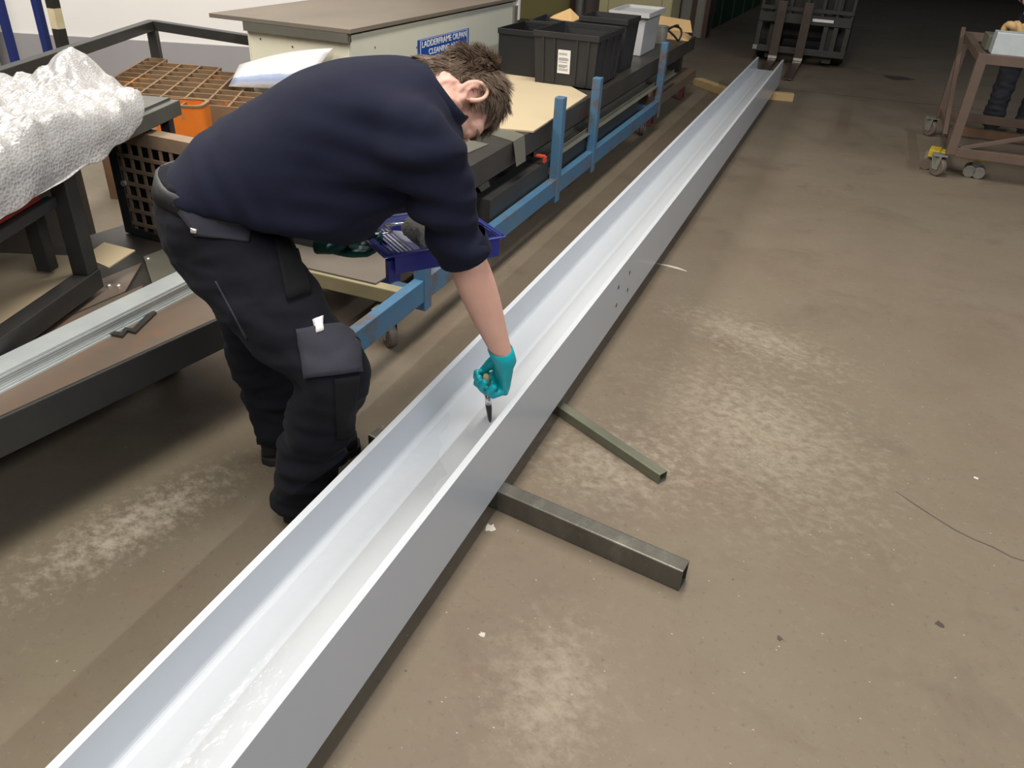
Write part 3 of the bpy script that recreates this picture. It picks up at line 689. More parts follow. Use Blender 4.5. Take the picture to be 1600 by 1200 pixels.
# galvanised strips, a stack of seven sheets
ga = Vector((-1.740, .55, 0)); 
for k in range(7):
    dx = random.uniform(-.004, .004); dy = random.uniform(-.01, .02)
    q = MB(); q.prism([(-1.738 + dx, .98), (-1.812 + dx, .98), (-1.805 + dx, 1.93 + dy), (-1.728 + dx, 1.93 + dy)], (1, 0, 0), (0, 1, 0), (0, 0, .0052), (0, 0, .3985 + .0068 * k))
    o = q.build('galvanised_strip', M['galv']); tag(o, 'long galvanised steel strip in the stack on the low bench, ' + ('bottom one', 'second from the bottom', 'third from the bottom', 'the middle one', 'third from the top', 'second from the top', 'topmost')[k], 'steel strip', 'galvanised strips stacked on the low bench')
# loose rusty plates behind the stack
sheet('steel_plate', [(-1.855, .6, .3985), (-1.84, 1.60, .3985), (-1.90, 1.66, .3985), (-1.97, .6, .3985)], .004, M['rust_plate'], 'brown rusty strip just behind the galvanised stack', 'plate')
sheet('steel_plate', [(-1.985, .6, .3985), (-1.91, 1.60, .3985), (-2.03, 1.79, .3985), (-2.12, .6, .3985)], .005, M['bright_plate'], 'scraped bright steel plate along the trestle foot', 'plate')
sheet('steel_plate', [(-1.83, 1.64, .3985), (-1.80, 1.955, .3985), (-2.05, 1.93, .3985), (-2.06, 1.83, .3985)], .007, M['steel_olive'], 'grey plate with bright rivets behind his seat', 'plate')
for (u, v) in ((185, 446), (231, 404), (170, 446)):
    p = pz(u, v, .406); q = MB(); q.ell((p.x, p.y, .405), .009, .009, .006, nu=12, nv=6)
    tag(q.build('rivet', M['bright_metal'], smooth=True), {185: 'bright domed rivet head nearest the galvanised strips', 231: 'bright domed rivet head farthest from the camera', 170: 'tiny bright rivet head beside a bigger one'}[u], 'rivet')
q = MB(); a_ = [pz(170, 524, .4), pz(192, 528, .4), pz(200, 519, .4), pz(212, 522, .4), pz(245, 490, .4), pz(236, 488, .4), pz(208, 516, .4), pz(196, 514, .4), pz(190, 522, .4), pz(178, 520, .4)]
q.add([(p.x, p.y, .3985) for p in a_] + [(p.x, p.y, .4065) for p in a_], [tuple(range(9, -1, -1)), tuple(range(10, 20))] + [(i, (i + 1) % 10, 10 + (i + 1) % 10, 10 + i) for i in range(10)])
tag(q.build('bracket', M['steel_mill']), 'small zigzag steel bracket lying below the galvanised stack', 'bracket')

TR = empty('trestle_frame', (-1.96, 1.57, .405), math.radians(16.6), 'dark steel trestle table standing on the low bench under the bubble wrap', 'table')
ZT_ = .84 - .405
def tl(name, a, b2, w, h, mt='steel_dark', bev=.003):
    q = MB(); q.beam(a, b2, w, h); return q.build(name, M[mt], TR, bevel=bev)
M['frame_grey'] = mat('dull_grey_frame', (.13, .13, .115), .45, .4, (.085, .085, .075), 5, .5, .03, 80)
for x in (-.025, -.62):
    tl('top_rail', (x, -1.0, ZT_ - .025), (x, .66, ZT_ - .025), .05, .05, 'frame_grey')
    tl('lower_rail', (x, -.62, .045), (x, .0, .045), .055, .06)
    for y in (-.59, -.03): tl('leg', (x, y, .075), (x, y, ZT_ - .05), .055, .05)
tl('leg', (-.03, .60, .0), (-.03, .60, ZT_ - .05), .035, .035)
for y in (-.975, .635): tl('top_rail', (-.05, y, ZT_ - .025), (-.595, y, ZT_ - .025), .05, .05, 'frame_grey')
tl('leg', (-.14, -.035, .075), (-.14, -.035, ZT_ - .05), .04, .045)
tl('mid_rail', (-.05, -.06, .30), (-.05, -.92, .26), .03, .03)
tl('mid_rail', (-.30, -.06, .27), (-.30, -.92, .25), .03, .03)
q = MB(); q.box((-.32, -.16, ZT_ + .004), (.58, 1.62, .008)); q.build('table_top', M['frame_grey'], TR)
def tw(x, y, z): return TR.matrix_basis @ Vector((x, y, z - .405))
o = sheet('red_board', [tw(-.055, -.10, .722), tw(-.055, -.9, .682), tw(-.32, -.9, .672), tw(-.32, -.10, .690)], .03, M['red'], 'red board lying on the middle rails below the bubble wrap', 'board')
sheet('cardboard_sheet', [tw(-.07, -.98, .46), tw(-.06, -.12, .46), tw(-.05, -.03, .462), tw(-.16, .10, .462), tw(-.5, .06, .462), tw(-.6, -.9, .46)], .006, M['card'], 'torn cardboard sheet inside the foot of the trestle', 'cardboard')
sheet('cardboard_piece', [(-1.955, 1.60, .470), (-1.99, 1.74, .470), (-2.12, 1.74, .472), (-2.08, 1.62, .472)], .004, M['card'], 'small torn cardboard scrap beside the trestle leg', 'cardboard')
sheet('paper_stack', [tw(-.05, -.9, .853), tw(-.05, -.30, .853), tw(-.30, -.25, .853), tw(-.32, -.9, .853)], .03, M['paper'], 'pale papers lying in the bubble wrap at the left edge', 'paper')

# dark bin added to cover the bright floor behind the trestle
sb_ = empty('dark_filler_bin', (-2.86, 1.55, 0), math.radians(16.6), 'dark bin added to darken the space behind the trestle legs', 'bin')
for nm, c_, d_ in (('side_panel', (.27, 0, .40), (.02, 1.3, .62)), ('side_panel', (-.27, 0, .40), (.02, 1.3, .62)), ('end_panel', (0, .64, .40), (.52, .02, .62)), ('end_panel', (0, -.64, .40), (.52, .02, .62)), ('bottom_panel', (0, 0, .10), (.52, 1.26, .02))):
    q = MB(); q.box(c_, d_); q.build(nm, M['steel_dark'], sb_, bevel=.003)
for x in (-.24, .24):
    for y in (-.6, .6): q = MB(); q.box((x, y, .045), (.06, .06, .09)); q.build('foot', M['steel_dark'], sb_)

# bubble wrap
bm = bmesh.new(); NU, NV = 110, 90; grid = []
uvl = bm.loops.layers.uv.new('UVMap')
def wrap_pt(s_, t):
    # s_ 0..1 along the table, t 0..1 from the back over the front edge and down
    y = -1.05 + 1.52 * s_ + .10 * t
    Wd = .60
    run = t * .82
    crease = abs(noise.noise(Vector((y * 13 + 2, t * 12, 1)))) + .6 * abs(noise.noise(Vector((y * 27, t * 24 + 7, 3))))
    lump = .060 - .030 * crease + .030 * noise.noise(Vector((y * 4, t * 5, 2))) + .028 * abs(noise.noise(Vector((y * 9, t * 10, 5)))) + .018 * noise.noise(Vector((y * 19, t * 21, 9)))
    ends = max(0, min(1, (1 - s_) / .12)) ** .7
    if run < Wd:
        x = -.58 + run; z = .853 + (lump + .02) * (.25 + .75 * ends)
        pk = math.exp(-(((x + .24) / .10) ** 2 + ((y - .50) / .13) ** 2)); z += .13 * pk
        pk = math.exp(-(((x + .42) / .12) ** 2 + ((y - .15) / .28) ** 2)); z += .035 * pk
    else:
        d = run - Wd; droop = (1 - s_) * .9 + .12
        x = .022 + .020 * min(1, d / .03) + .012 * noise.noise(Vector((y * 8, t * 9, 3))) + .02 * (1 - ends)
        z = .853 + lump * (1 - min(1, d / .05)) * ends + .01 - min(d * droop, .10 * droop + .005) - .015 * min(1, d / .1)
        z += .012 * noise.noise(Vector((y * 11, t * 7, 8)))
        z = max(z, .60)
    return tw(x, y + .02 * noise.noise(Vector((x * 6, y * 2, 4))), z)
for j in range(NV + 1):
    grid.append([bm.verts.new(wrap_pt(i / NU, j / NV * (1 if i / NU < .62 else 1 - .42 * ((i / NU - .62) / .38) ** 1.3))) for i in range(NU + 1)])
for j in range(NV):
    for i in range(NU):
        f = bm.faces.new((grid[j][i], grid[j][i + 1], grid[j + 1][i + 1], grid[j + 1][i])); f.smooth = True
        for lp, (a, b2) in zip(f.loops, ((i, j), (i + 1, j), (i + 1, j + 1), (i, j + 1))): 
            lc = TR.matrix_basis.inverted() @ lp.vert.co; lp[uvl].uv = (lc.y, lc.x - lc.z)
me = bpy.data.meshes.new('bubble_wrap'); bm.to_mesh(me); bm.free(); me.materials.append(M['bubble'])
o = bpy.data.objects.new('bubble_wrap', me); COL.objects.link(o); tag(o, 'crumpled clear bubble wrap heaped on the steel trestle table', 'bubble wrap')

# rusty mesh panel standing behind the trestle
MP = empty('mesh_panel', (-2.25, 1.985, .3985), math.radians(-2.2), 'rusty steel mesh panel with square holes standing behind the trestle', 'mesh panel')
pw, ph = .50, .375; pt = .0465
q = MB(); q.box((-.02, .012, ph / 2), (.045, .04, ph)); q.build('post', M['steel_dark'], MP, bevel=.003)
q = MB(); q.box((pw + .02, .012, ph / 2), (.045, .04, ph)); q.build('post', M['steel_dark'], MP, bevel=.003)
q = MB(); q.box((pw / 2, .0, ph - .02), (pw, .012, .045)); q.build('top_bar', M['rust_mesh'], MP)
q = MB(); q.box((pw / 2, .0, .012), (pw, .02, .024)); q.build('bottom_bar', M['steel_dark'], MP)
q = MB(); q.box((pw / 2, .035, ph - .004), (pw, .05, .008)); q.build('top_flange', M['rust_mesh'], MP)
k = 0
xx = .012
while xx < pw:
    q = MB(); q.box((xx, 0, .19), (.0115, .006, .34)); q.build('vertical_bar', M['rust_mesh'], MP); xx += pt
zz = .045
while zz < ph - .05:
    q = MB(); q.box((pw / 2, -.0035, zz), (pw, .006, .0125)); q.build('horizontal_bar', M['rust_mesh'], MP); zz += pt * 1.05
for z_ in (.33, .19): 
    q = MB(); q.cyl((.008, -.004, z_), (.008, -.016, z_), .010, 10); q.build('bolt', M['bright_metal'], MP)
q = MB(); q.box((pw / 2, .045, ph * .47), (pw + .09, .004, ph * .92)); q.build('hole_shade_sheet', M['hazard_black'], MP)  # black sheet added so the mesh holes look shaded

# big dark frame further back, grid on a stillage, orange pocket, drawing
fr = empty('steel_stillage', (-4.13, 4.10, 0), math.radians(22.5), 'tall dark steel frame in front of the white wall', 'frame')
def fl_(name, a, b2, w=.055, h=.055):
    q = MB(); q.beam(a, b2, w, h); return q.build(name, M['steel_dark'], fr, bevel=.003)
zf = .725
fl_('top_rail', (0, -.03, zf), (0, -2.6, zf)); 
e1 = Vector((math.cos(math.radians(-28)), math.sin(math.radians(-28)), 0)) * .90
fl_('top_rail', (0.02, 0, zf), (e1.x, e1.y, zf)); fl_('lower_rail', (0.02, 0, .32), (e1.x, e1.y, .32)); fl_('lower_rail', (0, -.03, .32), (0, -2.6, .32))
for p in ((0, 0), (0, -2.55), (e1.x, e1.y)): fl_('leg', (p[0], p[1], 0), (p[0], p[1], zf + .027 if p == (0, 0) else zf - .027))
gr = empty('grid_stillage', (-3.16, 3.22, 0), math.radians(14), 'rusty egg-crate steel grid on legs beside the cream cabinet', 'steel grid')
ZG = .55
def inside_cab(p):
    w_ = gr.matrix_basis @ Vector(p); return (w_.x > -3.14 and w_.y > 3.62) or w_.y > 4.03
gu = Vector((1, 0, 0)); gv = Vector((-.26, 1, 0)).normalized()
nu_, nv_ = 9, 9; cw = .128
def gp(i, j, z): 
    p = gu * (i - 3.7) * cw + gv * (j - .7) * cw * .95; return Vector((p.x, p.y, z))
M['cell_shade'] = mat('grid_cell_shade', (.022, .017, .012), .8)  # floor colour darkened to put shade deep in the cells
for i in range(nu_ + 1):
    js = [j for j in range(nv_ + 1) if not inside_cab(gp(i, j, 0))]
    if len(js) < 2: continue
    q = MB(); q.beam(gp(i, js[0], ZG - .05), gp(i, js[-1], ZG - .05), .011, .10); q.build('slat', M['rust_grid'], gr)
for j in range(nv_ + 1):
    is_ = [i for i in range(nu_ + 1) if not inside_cab(gp(i, j, 0))]
    if len(is_) < 2: continue
    q = MB(); q.beam(gp(is_[0], j, ZG - .048), gp(is_[-1], j, ZG - .048), .011, .096); q.build('slat', M['rust_grid'], gr)
q = MB(); pl = [gp(0, 0, 0), gp(nu_, 0, 0), gp(nu_, 2, 0), gp(3, 3, 0), gp(3, nv_, 0), gp(0, nv_, 0)]
q.add([(p.x, p.y, ZG - .10) for p in pl] + [(p.x, p.y, ZG - .115) for p in pl], [tuple(range(6)), tuple(range(11, 5, -1))] + [(i, 6 + i, 6 + (i + 1) % 6, (i + 1) % 6) for i in range(6)]); q.build('tray_floor', M['cell_shade'], gr)
for p in (gp(.3, .3, 0), gp(nu_ - .4, .3, 0), gp(.3, nv_ - .4, 0)):
    q = MB(); q.box((p.x, p.y, (ZG - .115) / 2), (.05, .05, ZG - .115)); q.build('leg', M['rust'], gr)
# orange pocket casting on the front corner
oc = empty('orange_casting', (-2.91, 2.985, 0), math.radians(24), 'chipped orange painted steel pocket in front of the rusty grid', 'casting')
def opoly(w, d, r): 
    out = []
    for cx, cy, a0 in ((w / 2 - r, d / 2 - r, 0), (-w / 2 + r, d / 2 - r, 90), (-w / 2 + r, -d / 2 + r, 180), (w / 2 - r, -d / 2 + r, 270)):
        for k in range(4): t = math.radians(a0 + 30 * k); out.append((cx + r * math.cos(t), cy + r * math.sin(t)))
    return out
po, pi_ = opoly(.24, .15, .035), opoly(.22, .13, .03); n = len(po)
q = MB(); vs = [(p[0], p[1], z) for p in po for z in (0,)] + [(p[0], p[1], .60) for p in po] + [(p[0], p[1], .60) for p in pi_] + [(p[0], p[1], .35) for p in pi_]
fs = [(r * n + k, r * n + (k + 1) % n, (r + 1) * n + (k + 1) % n, (r + 1) * n + k) for r in range(3) for k in range(n)] + [tuple(range(3 * n, 4 * n))]
q.add(vs, fs); q.build('shell', M['orange'], oc, bevel=.003)
q = MB(); q.box((.0, 0, .55), (.008, .13, .08)); q.build('divider', M['rust_grid'], oc)
q = MB(); q.add([(p[0] * 1.02, p[1] * 1.03, .594) for p in po] + [(p[0] * 1.02, p[1] * 1.03, .604) for p in po] + [(p[0] * .95, p[1] * .95, .604) for p in pi_], [(r * n + k, r * n + (k + 1) % n, (r + 1) * n + (k + 1) % n, (r + 1) * n + k) for r in range(2) for k in range(n)]); q.build('worn_lip', M['rust_grid'], oc)
# drawing sheet
def drawing_material():
    m = bpy.data.materials.new('printed_drawing'); m.use_nodes = True; nt = m.node_tree; L = nt.links; b = nt.nodes['Principled BSDF']
    tc = nn(nt, 'ShaderNodeTexCoord'); sx = nn(nt, 'ShaderNodeSeparateXYZ'); L.new(tc.outputs['UV'], sx.inputs[0])
    no = nn(nt, 'ShaderNodeTexNoise'); no.inputs['Scale'].default_value = 7; L.new(tc.outputs['UV'], no.inputs['Vector'])
    ad = nn(nt, 'ShaderNodeMath', operation='MULTIPLY_ADD'); ad.inputs[1].default_value = .12; L.new(no.outputs[0], ad.inputs[0]); L.new(sx.outputs[1], ad.inputs[2])
    cr = nn(nt, 'ShaderNodeValToRGB'); e = cr.color_ramp; e.interpolation = 'LINEAR'
    e.elements[0].position = 0; e.elements[0].color = (.62, .58, .56, 1); e.elements[1].position = 1; e.elements[1].color = (.57, .55, .55, 1)
    for p_, c_ in ((.16, (.24, .22, .22, 1)), (.30, (.16, .21, .34, 1)), (.42, (.28, .33, .45, 1)), (.455, (.25, .35, .55, 1)), (.47, (.60, .60, .62, 1)), (.80, (.60, .585, .59, 1))):
        x = e.elements.new(p_); x.color = c_
    L.new(ad.outputs[0], cr.inputs[0]); L.new(cr.outputs[0], b.inputs['Base Color']); b.inputs['Roughness'].default_value = .4
    return m
dm = drawing_material()
bm = bmesh.new(); uvl = bm.loops.layers.uv.new('UVMap'); A_, B_, C_, D_ = pz(357, 135, .560), py(470, 140, 3.58), py(520, 76, 3.685), py(374, 101, 3.68); g = []
for j in range(9):
    row = []
    for i in range(13):
        a, b2 = i / 12, j / 8; p = (A_.lerp(B_, a)).lerp(D_.lerp(C_, a), b2); p.z = max(p.z, .556) + .02 * math.sin(a * 3) * b2; row.append(bm.verts.new(p))
    g.append(row)
for j in range(8):
    for i in range(12):
        f = bm.faces.new((g[j][i], g[j][i + 1], g[j + 1][i + 1], g[j + 1][i])); f.smooth = True
        for lp, (a, b2) in zip(f.loops, ((i, j), (i + 1, j), (i + 1, j + 1), (i, j + 1))): lp[uvl].uv = (a / 12, b2 / 8)
me = bpy.data.meshes.new('printed_drawing'); bm.to_mesh(me); bm.free(); me.materials.append(dm)
o = bpy.data.objects.new('printed_drawing', me); COL.objects.link(o); sm_ = o.modifiers.new('thick', 'SOLIDIFY'); sm_.thickness = .0015
tag(o, 'curling printed drawing sheet resting on the rusty grid', 'paper')
# hazard pole and blue posts by the wall
hp = empty('hazard_pole', (-4.80, 3.98, 0), 0, 'black and cream striped pole standing at the white wall', 'pole')
z0 = 0
for z1, mt in ((.40, 'hazard_black'), (.655, 'hazard_black'), (.775, 'hazard_cream'), (.93, 'hazard_black'), (1.1, 'hazard_cream'), (1.4, 'hazard_black')):
    q = MB(); q.box((0, 0, (z0 + z1) / 2), (.058, .058, z1 - z0)); q.build('band', M[mt], hp); z0 = z1
for u, x, y, lab in ((60, -4.97, 4.0, 'dark blue rack post next to the striped pole'), (3, -5.31, 4.0, 'dark blue rack post at the left picture edge')):
    e = empty('rack_post', (x, y, 0), 0, lab, 'post')
    q = MB(); q.prism([(-.025, -.02), (.025, -.02), (.025, .02), (.015, .02), (.015, -.01), (-.015, -.01), (-.015, .02), (-.025, .02)], (1, 0, 0), (0, 1, 0), (0, 0, 2.2)); q.build('upright', M['blue_post'], e)
    q = MB(); q.box((0, 0, .004), (.10, .08, .008)); q.build('foot_plate', M['blue_post'], e)
e = empty('shade_panel', (-7.35, 4.22, 0), math.radians(19.2), 'grey green panel added as shade on the wall behind the blue posts', 'shade_panel')  # added panel, its colour stands for the racking's shade on the wall
q = MB(); q.box((0, 0, 1.2), (2.2, .3, 1.55)); q.build('body', M['green_shade'], e, bevel=.01)
q = MB(); q.box((0, 0, .2), (2.1, .26, .45)); q.build('plinth', M['grey_wall'], e)

# ================================================================= forklift
fk = empty('forklift', (-.64, 10.45, 0), 0, 'dark forklift truck with its two forks lowered at the end of the hall', 'forklift')
def fp(q, name, mt, **k): return q.build(name, M[mt], fk, **k)
for x in (-.27, .02):
    q = MB(); q.prism([(0, .02), (-1.08, .012), (-1.08, .018), (-.06, .062), (-.045, .075), (-.045, .68), (0, .68)], (0, 1, 0), (0, 0, 1), (.10, 0, 0), (x - .05, -.02, 0)); fp(q, 'fork', 'fork', bevel=.003)
    q = MB(); q.box((x, -.068, .082), (.098, .012, .028)); fp(q, 'fork_heel', 'bright_metal')
q = MB(); q.box((0, .03, .16), (1.03, .05, .07)); fp(q, 'lower_carriage_bar', 'fl_grey', bevel=.004)
q = MB(); q.box((0, .03, .50), (1.03, .05, .10)); fp(q, 'upper_carriage_bar', 'fl_grey', bevel=.004)
for x in (-.49, .49, -.30, .25, .36):
    q = MB(); q.box((x, .04, .33), (.05, .04, .28)); fp(q, 'carriage_plate', 'fl_grey')
q = MB(); q.box((.20, -.0, .505), (.23, .01, .03)); fp(q, 'data_plate', 'label')
q = MB(); q.box((-.50, -.0, .165), (.05, .02, .05)); fp(q, 'corner_plate', 'zinc')
for x in (-.5, -.34, -.18, 0, .18, .34, .5):
    q = MB(); q.box((x, .06, .95), (.03, .03, .80)); fp(q, 'backrest_bar', 'fl_grey')
for z_ in (.60, 1.35):
    q = MB(); q.box((0, .045, z_), (1.03, .04, .04)); fp(q, 'backrest_rail', 'fl_grey')
for x in (-.33, .33):
    q = MB(); q.box((x, .16, 1.10), (.10, .14, 2.1)); fp(q, 'mast_rail', 'fl_grey')
q = MB(); q.box((.505, .10, .70), (.02, .05, .45)); fp(q, 'red_guard', 'red_dark')
q = MB(); q.box((0, .95, .62), (.98, 1.3, .75), bev=.05); q.box((0, 1.7, .75), (.98, .5, .95), bev=.08); fp(q, 'body', 'hazard_black')
for x in (-.42, .42):
    for y in (.42, 1.6):
        q = MB(); q.tube([(x - .09, y, .24), (x - .06, y, .24), (x + .06, y, .24), (x + .09, y, .24)], [.21, .24, .24, .21], 28); fp(q, 'wheel', 'rubber')
q = MB()
for x in (-.45, .45):
    q.beam((x, .35, 1.0), (x, .45, 2.1), .06, .06); q.beam((x, 1.7, 1.0), (x, 1.5, 2.1), .06, .06); q.beam((x, .45, 2.1), (x, 1.5, 2.1), .06, .06)
for y in (.45, .8, 1.15, 1.5): q.beam((-.45, y, 2.1), (.45, y, 2.1), .05, .05)
fp(q, 'overhead_guard', 'fl_grey')
q = MB(); q.box((0, 1.15, 1.05), (.5, .45, .12), bev=.03); q.box((0, 1.38, 1.3), (.5, .1, .5), bev=.03); fp(q, 'seat', 'rubber')

# ================================================================= wheeled cart on the right
ct = empty('steel_cart', (.76, 6.20, 0), 0, 'brown steel wheeled cart carrying a grey section at the right edge', 'cart')
def cq(name, a, b2, w=.05, h=.05, mt='cart', bev=.002):
    q = MB(); q.beam(a, b2, w, h); return q.build(name, M[mt], ct, bevel=bev)
CW, CD, CT = 1.7, 1.30, .80
for x in (0, CW):
    for y in (0, CD):
        cq('leg', (x, y, .155), (x, y, CT), .06, .06)
for y in (0, CD):
    cq('lower_rail', (-.02, y - .001, .175), (CW, y - .001, .175), .05, .06); cq('top_rail', (-.02, y - .002, CT - .03), (CW, y - .002, CT - .03), .055, .06)
cq('lower_rail', (.0, .03, .205), (.0, CD - .03, .205), .035, .045)
cq('top_rail', (0, .03, CT - .03), (0, CD - .03, CT - .03), .05, .05)
cq('side_bar', (-.042, .25, .22), (-.042, CD - .05, .82), .03, .035)
cq('brace', (.05, -.005, .20), (1.25, -.005, .60), .026, .026)
cq('middle_rail', (0.03, .72, .175), (CW, .72, .175), .05, .06, 'rust')
for (x, y) in ((0, 0), (0, CD), (CW, 0), (CW, CD)):
    caster(ct, .76 + x - .05, 6.20 + y - .02, .145, r=.062, w=.035, yaw=.75)
for z_, x_ in ((.175, -.0215), (CT - .03, -.0215)):
    q = MB(); q.box((x_, -.001, z_), (.004, .036, .044)); q.build('open_end', M['hazard_black'], ct)
q = MB(); q.beam((.80, 6.28, .865), (2.5, 6.28, .865), .16, .13); tag(q.build('steel_section', M['galv'], bevel=.004), 'light grey box section lying on top of the cart', 'steel section')
q = MB(); q.beam((.78, 6.52, .845), (2.5, 6.55, .845), .25, .09); tag(q.build('packing_box', M['steel_olive'], bevel=.004), 'dull green packing board lying behind the grey section on the cart', 'board')
for k in range(3):
    q = MB(); pts = [(.86 + .06 * k + .03 * t, 6.50 + .05 * k + .02 * math.sin(t * 3), .905 + .05 * math.sin(t * 1.3 + k)) for t in np.linspace(0, 2.4, 9)]
    q.tube(pts, [.012, .022, .026, .026, .024, .022, .022, .018, .01], 8)
    tag(q.build('orange_rag', M['card_brown'], smooth=True), ('leftmost', 'middle', 'rightmost')[k] + ' of the crumpled orange brown rags on the cart', 'rag', 'orange rags on the cart')
# yellow machine skate beneath
sk = empty('machine_skate', (.86, 6.33, 0), math.radians(-8), 'yellow roller skate parked under the corner of the cart', 'skate')
q = MB(); q.box((-.02, 0, .128), (.36, .10, .02)); q.box((-.18, 0, .12), (.07, .14, .05)); q.build('plate', M['yellow'], sk, bevel=.004)
for i, x in enumerate((-.21, .07, .13)):
    for y in (-.04, .05):
        q = MB(); q.cyl((x, y - .018, .04), (x, y + .018, .04), .04, 18); q.build('roller', M['wheel' if i == 0 else 'zinc'], sk, bevel=.003)
for x in (-.21, .10):
    q = MB(); q.box((x, 0, .08), (.05, .05, .08)); q.build('bracket', M['zinc'], sk)

# ================================================================= people
def remesh(mb, name, mt, voxel=.007, smooth_it=6, smooth_f=.5, parent=None, wrinkle=None):
    me = bpy.data.meshes.new(name + '_src'); me.from_pydata(mb.v, [], mb.f); me.update()
    bm = bmesh.new(); bm.from_mesh(me); bmesh.ops.recalc_face_normals(bm, faces=bm.faces[:]); bm.to_mesh(me); bm.free()
    o = bpy.data.objects.new(name + '_src', me); COL.objects.link(o)
    r = o.modifiers.new('r', 'REMESH'); r.mode = 'VOXEL'; r.voxel_size = voxel
    if smooth_it: s_ = o.modifiers.new('s', 'SMOOTH'); s_.iterations = smooth_it; s_.factor = smooth_f
    bpy.context.view_layer.update()
    m2 = bpy.data.meshes.new_from_object(o.evaluated_get(bpy.context.evaluated_depsgraph_get()))
    bpy.data.objects.remove(o); bpy.data.meshes.remove(me)
    m2.name = name; m2.materials.clear(); m2.materials.append(mt)
    if wrinkle:
        n = len(m2.vertices); co = np.empty(n * 3, 'f'); no = np.empty(n * 3, 'f'); m2.vertices.foreach_get('co', co); m2.vertices.foreach_get('normal', no)
        co = co.reshape(-1, 3); no = no.reshape(-1, 3)
        d = np.array([wrinkle(Vector(c.tolist())) for c in co], 'f'); co = co + no * d[:, None]
        m2.vertices.foreach_set('co', co.ravel()); m2.update()
    m2.polygons.foreach_set('use_smooth', [True] * len(m2.polygons))
    ob = bpy.data.objects.new(name, m2); COL.objects.link(ob)
    if parent: ob.parent = parent
    return ob
def catmull(pts, n=6):
    """pts: list of tuples of equal length -> smooth interpolation"""
    P_ = [np.array(p, float) for p in pts]; P_ = [2 * P_[0] - P_[1]] + P_ + [2 * P_[-1] - P_[-2]]; out = []
    for i in range(1, len(P_) - 2):
        for k in range(n):
            t = k / n; a, b2, c_, d = P_[i - 1], P_[i], P_[i + 1], P_[i + 2]
            out.append(.5 * ((2 * b2) + (-a + c_) * t + (2 * a - 5 * b2 + 4 * c_ - d) * t * t + (-a + 3 * b2 - 3 * c_ + d) * t ** 3))
    out.append(P_[-2]); return out
def limb(mb, st, n=20, sub=5, ref=None):
    """st: (x,y,z,ra,rb); ra along ref direction, rb across"""
    pts = catmull([(*p,) if len(p) == 5 else (*p, p[3]) for p in st], sub); out = []
    for i, p in enumerate(pts):
        a = pts[max(i - 1, 0)][:3]; b2 = pts[min(i + 1, len(pts) - 1)][:3]; d = Vector(b2 - a).normalized()
        rf = Vector(ref or (0, 0, 1)); u = (rf - d * rf.dot(d))
        if u.length < .05: u = d.orthogonal()
        u.normalize(); w = d.cross(u)
        out.append((Vector(p[:3]), u * p[3], w * p[4]))
    mb.loft(out, n); return mb
def hand(mb, wrist, h, pn, t, curls, spread=.0, scale=1.0, thumb_dir=None, fr=.0105):
    """h wrist->knuckles, pn palm normal, t thumb side"""
    h = Vector(h).normalized(); pn = (Vector(pn) - h * Vector(pn).dot(h)).normalized(); t_ = h.cross(pn)
    if t_.dot(Vector(t)) < 0: t_ = -t_
    w = Vector(wrist)
    mb.loft([(w - h * .006, t_ * .028 * scale, pn * .023 * scale), (w + h * .004, t_ * .031 * scale, pn * .024 * scale), (w + h * .03 * scale, t_ * .037 * scale, pn * .022 * scale), (w + h * .065 * scale, t_ * .043 * scale, pn * .018 * scale), (w + h * .092 * scale, t_ * .041 * scale, pn * .0145 * scale)], 18)
    lens = ((.042, .026, .022), (.046, .030, .024), (.044, .028, .023), (.034, .021, .020))
    for i in range(4):
        off = (.030 - .020 * i) * scale; p = w + h * (.086 - .004 * abs(i - 1.2)) * scale + t_ * off; ang = 0; pts = [p - h * .02]; rs = [fr * scale]
        cur = p; pts.append(cur); rs.append(fr * scale)
        for k in range(3):
            ang += math.radians(curls[k] + 4 * i); d = h * math.cos(ang) + pn * math.sin(ang) + t_ * (spread * (1.5 - i))
            mid = cur + d.normalized() * lens[i][k] * scale * .5; cur = cur + d.normalized() * lens[i][k] * scale
            pts += [mid, cur]; rs += [fr * scale * (.98 - .06 * k), fr * scale * (.94 - .08 * k)]
        pts.append(cur + d.normalized() * .004); rs.append(fr * scale * .45)
        mb.tube(pts, rs, 10)
    td = Vector(thumb_dir) if thumb_dir else (h * .6 + t_ * .5 + pn * .6)
    td.normalize(); p = w + h * .022 * scale + t_ * .026 * scale + pn * .008
    d2 = (td * .7 + h * .45 + pn * .2).normalized()
    mb.tube([p - td * .01, p + td * .022 * scale, p + td * .044 * scale, p + td * .044 * scale + d2 * .022 * scale, p + td * .044 * scale + d2 * .036 * scale, p + td * .044 * scale + d2 * .041 * scale],
            [.016 * scale, .0155 * scale, .0125 * scale, .0115 * scale, .0095 * scale, .004 * scale], 10)

# ----------------------------------------------------------------- the painter
VF = Vector((.866, .5, 0)); VL = Vector((-.5, .866, 0)); VU = Vector((0, 0, 1))
S0 = py(352, 306, 1.45); NK = py(680, 152, 1.70)
SD = (NK - S0).normalized(); SB = (VU - SD * VU.dot(SD)).normalized(); SLn = SB.cross(SD).normalized()
if SLn.dot(VL) < 0: SLn = -SLn
TL_ = (NK - S0).length
man = empty('person', (-1.2, 1.45, 0), 0, 'person in navy polo shirt and dark work trousers bending over the beam to paint it', 'person')
def mp_(o): o.matrix_parent_inverse = man.matrix_basis.inverted(); return o
def sp(t, up=0.0, lat=0.0): return S0 + SD * (t * TL_) + SB * up + SLn * lat

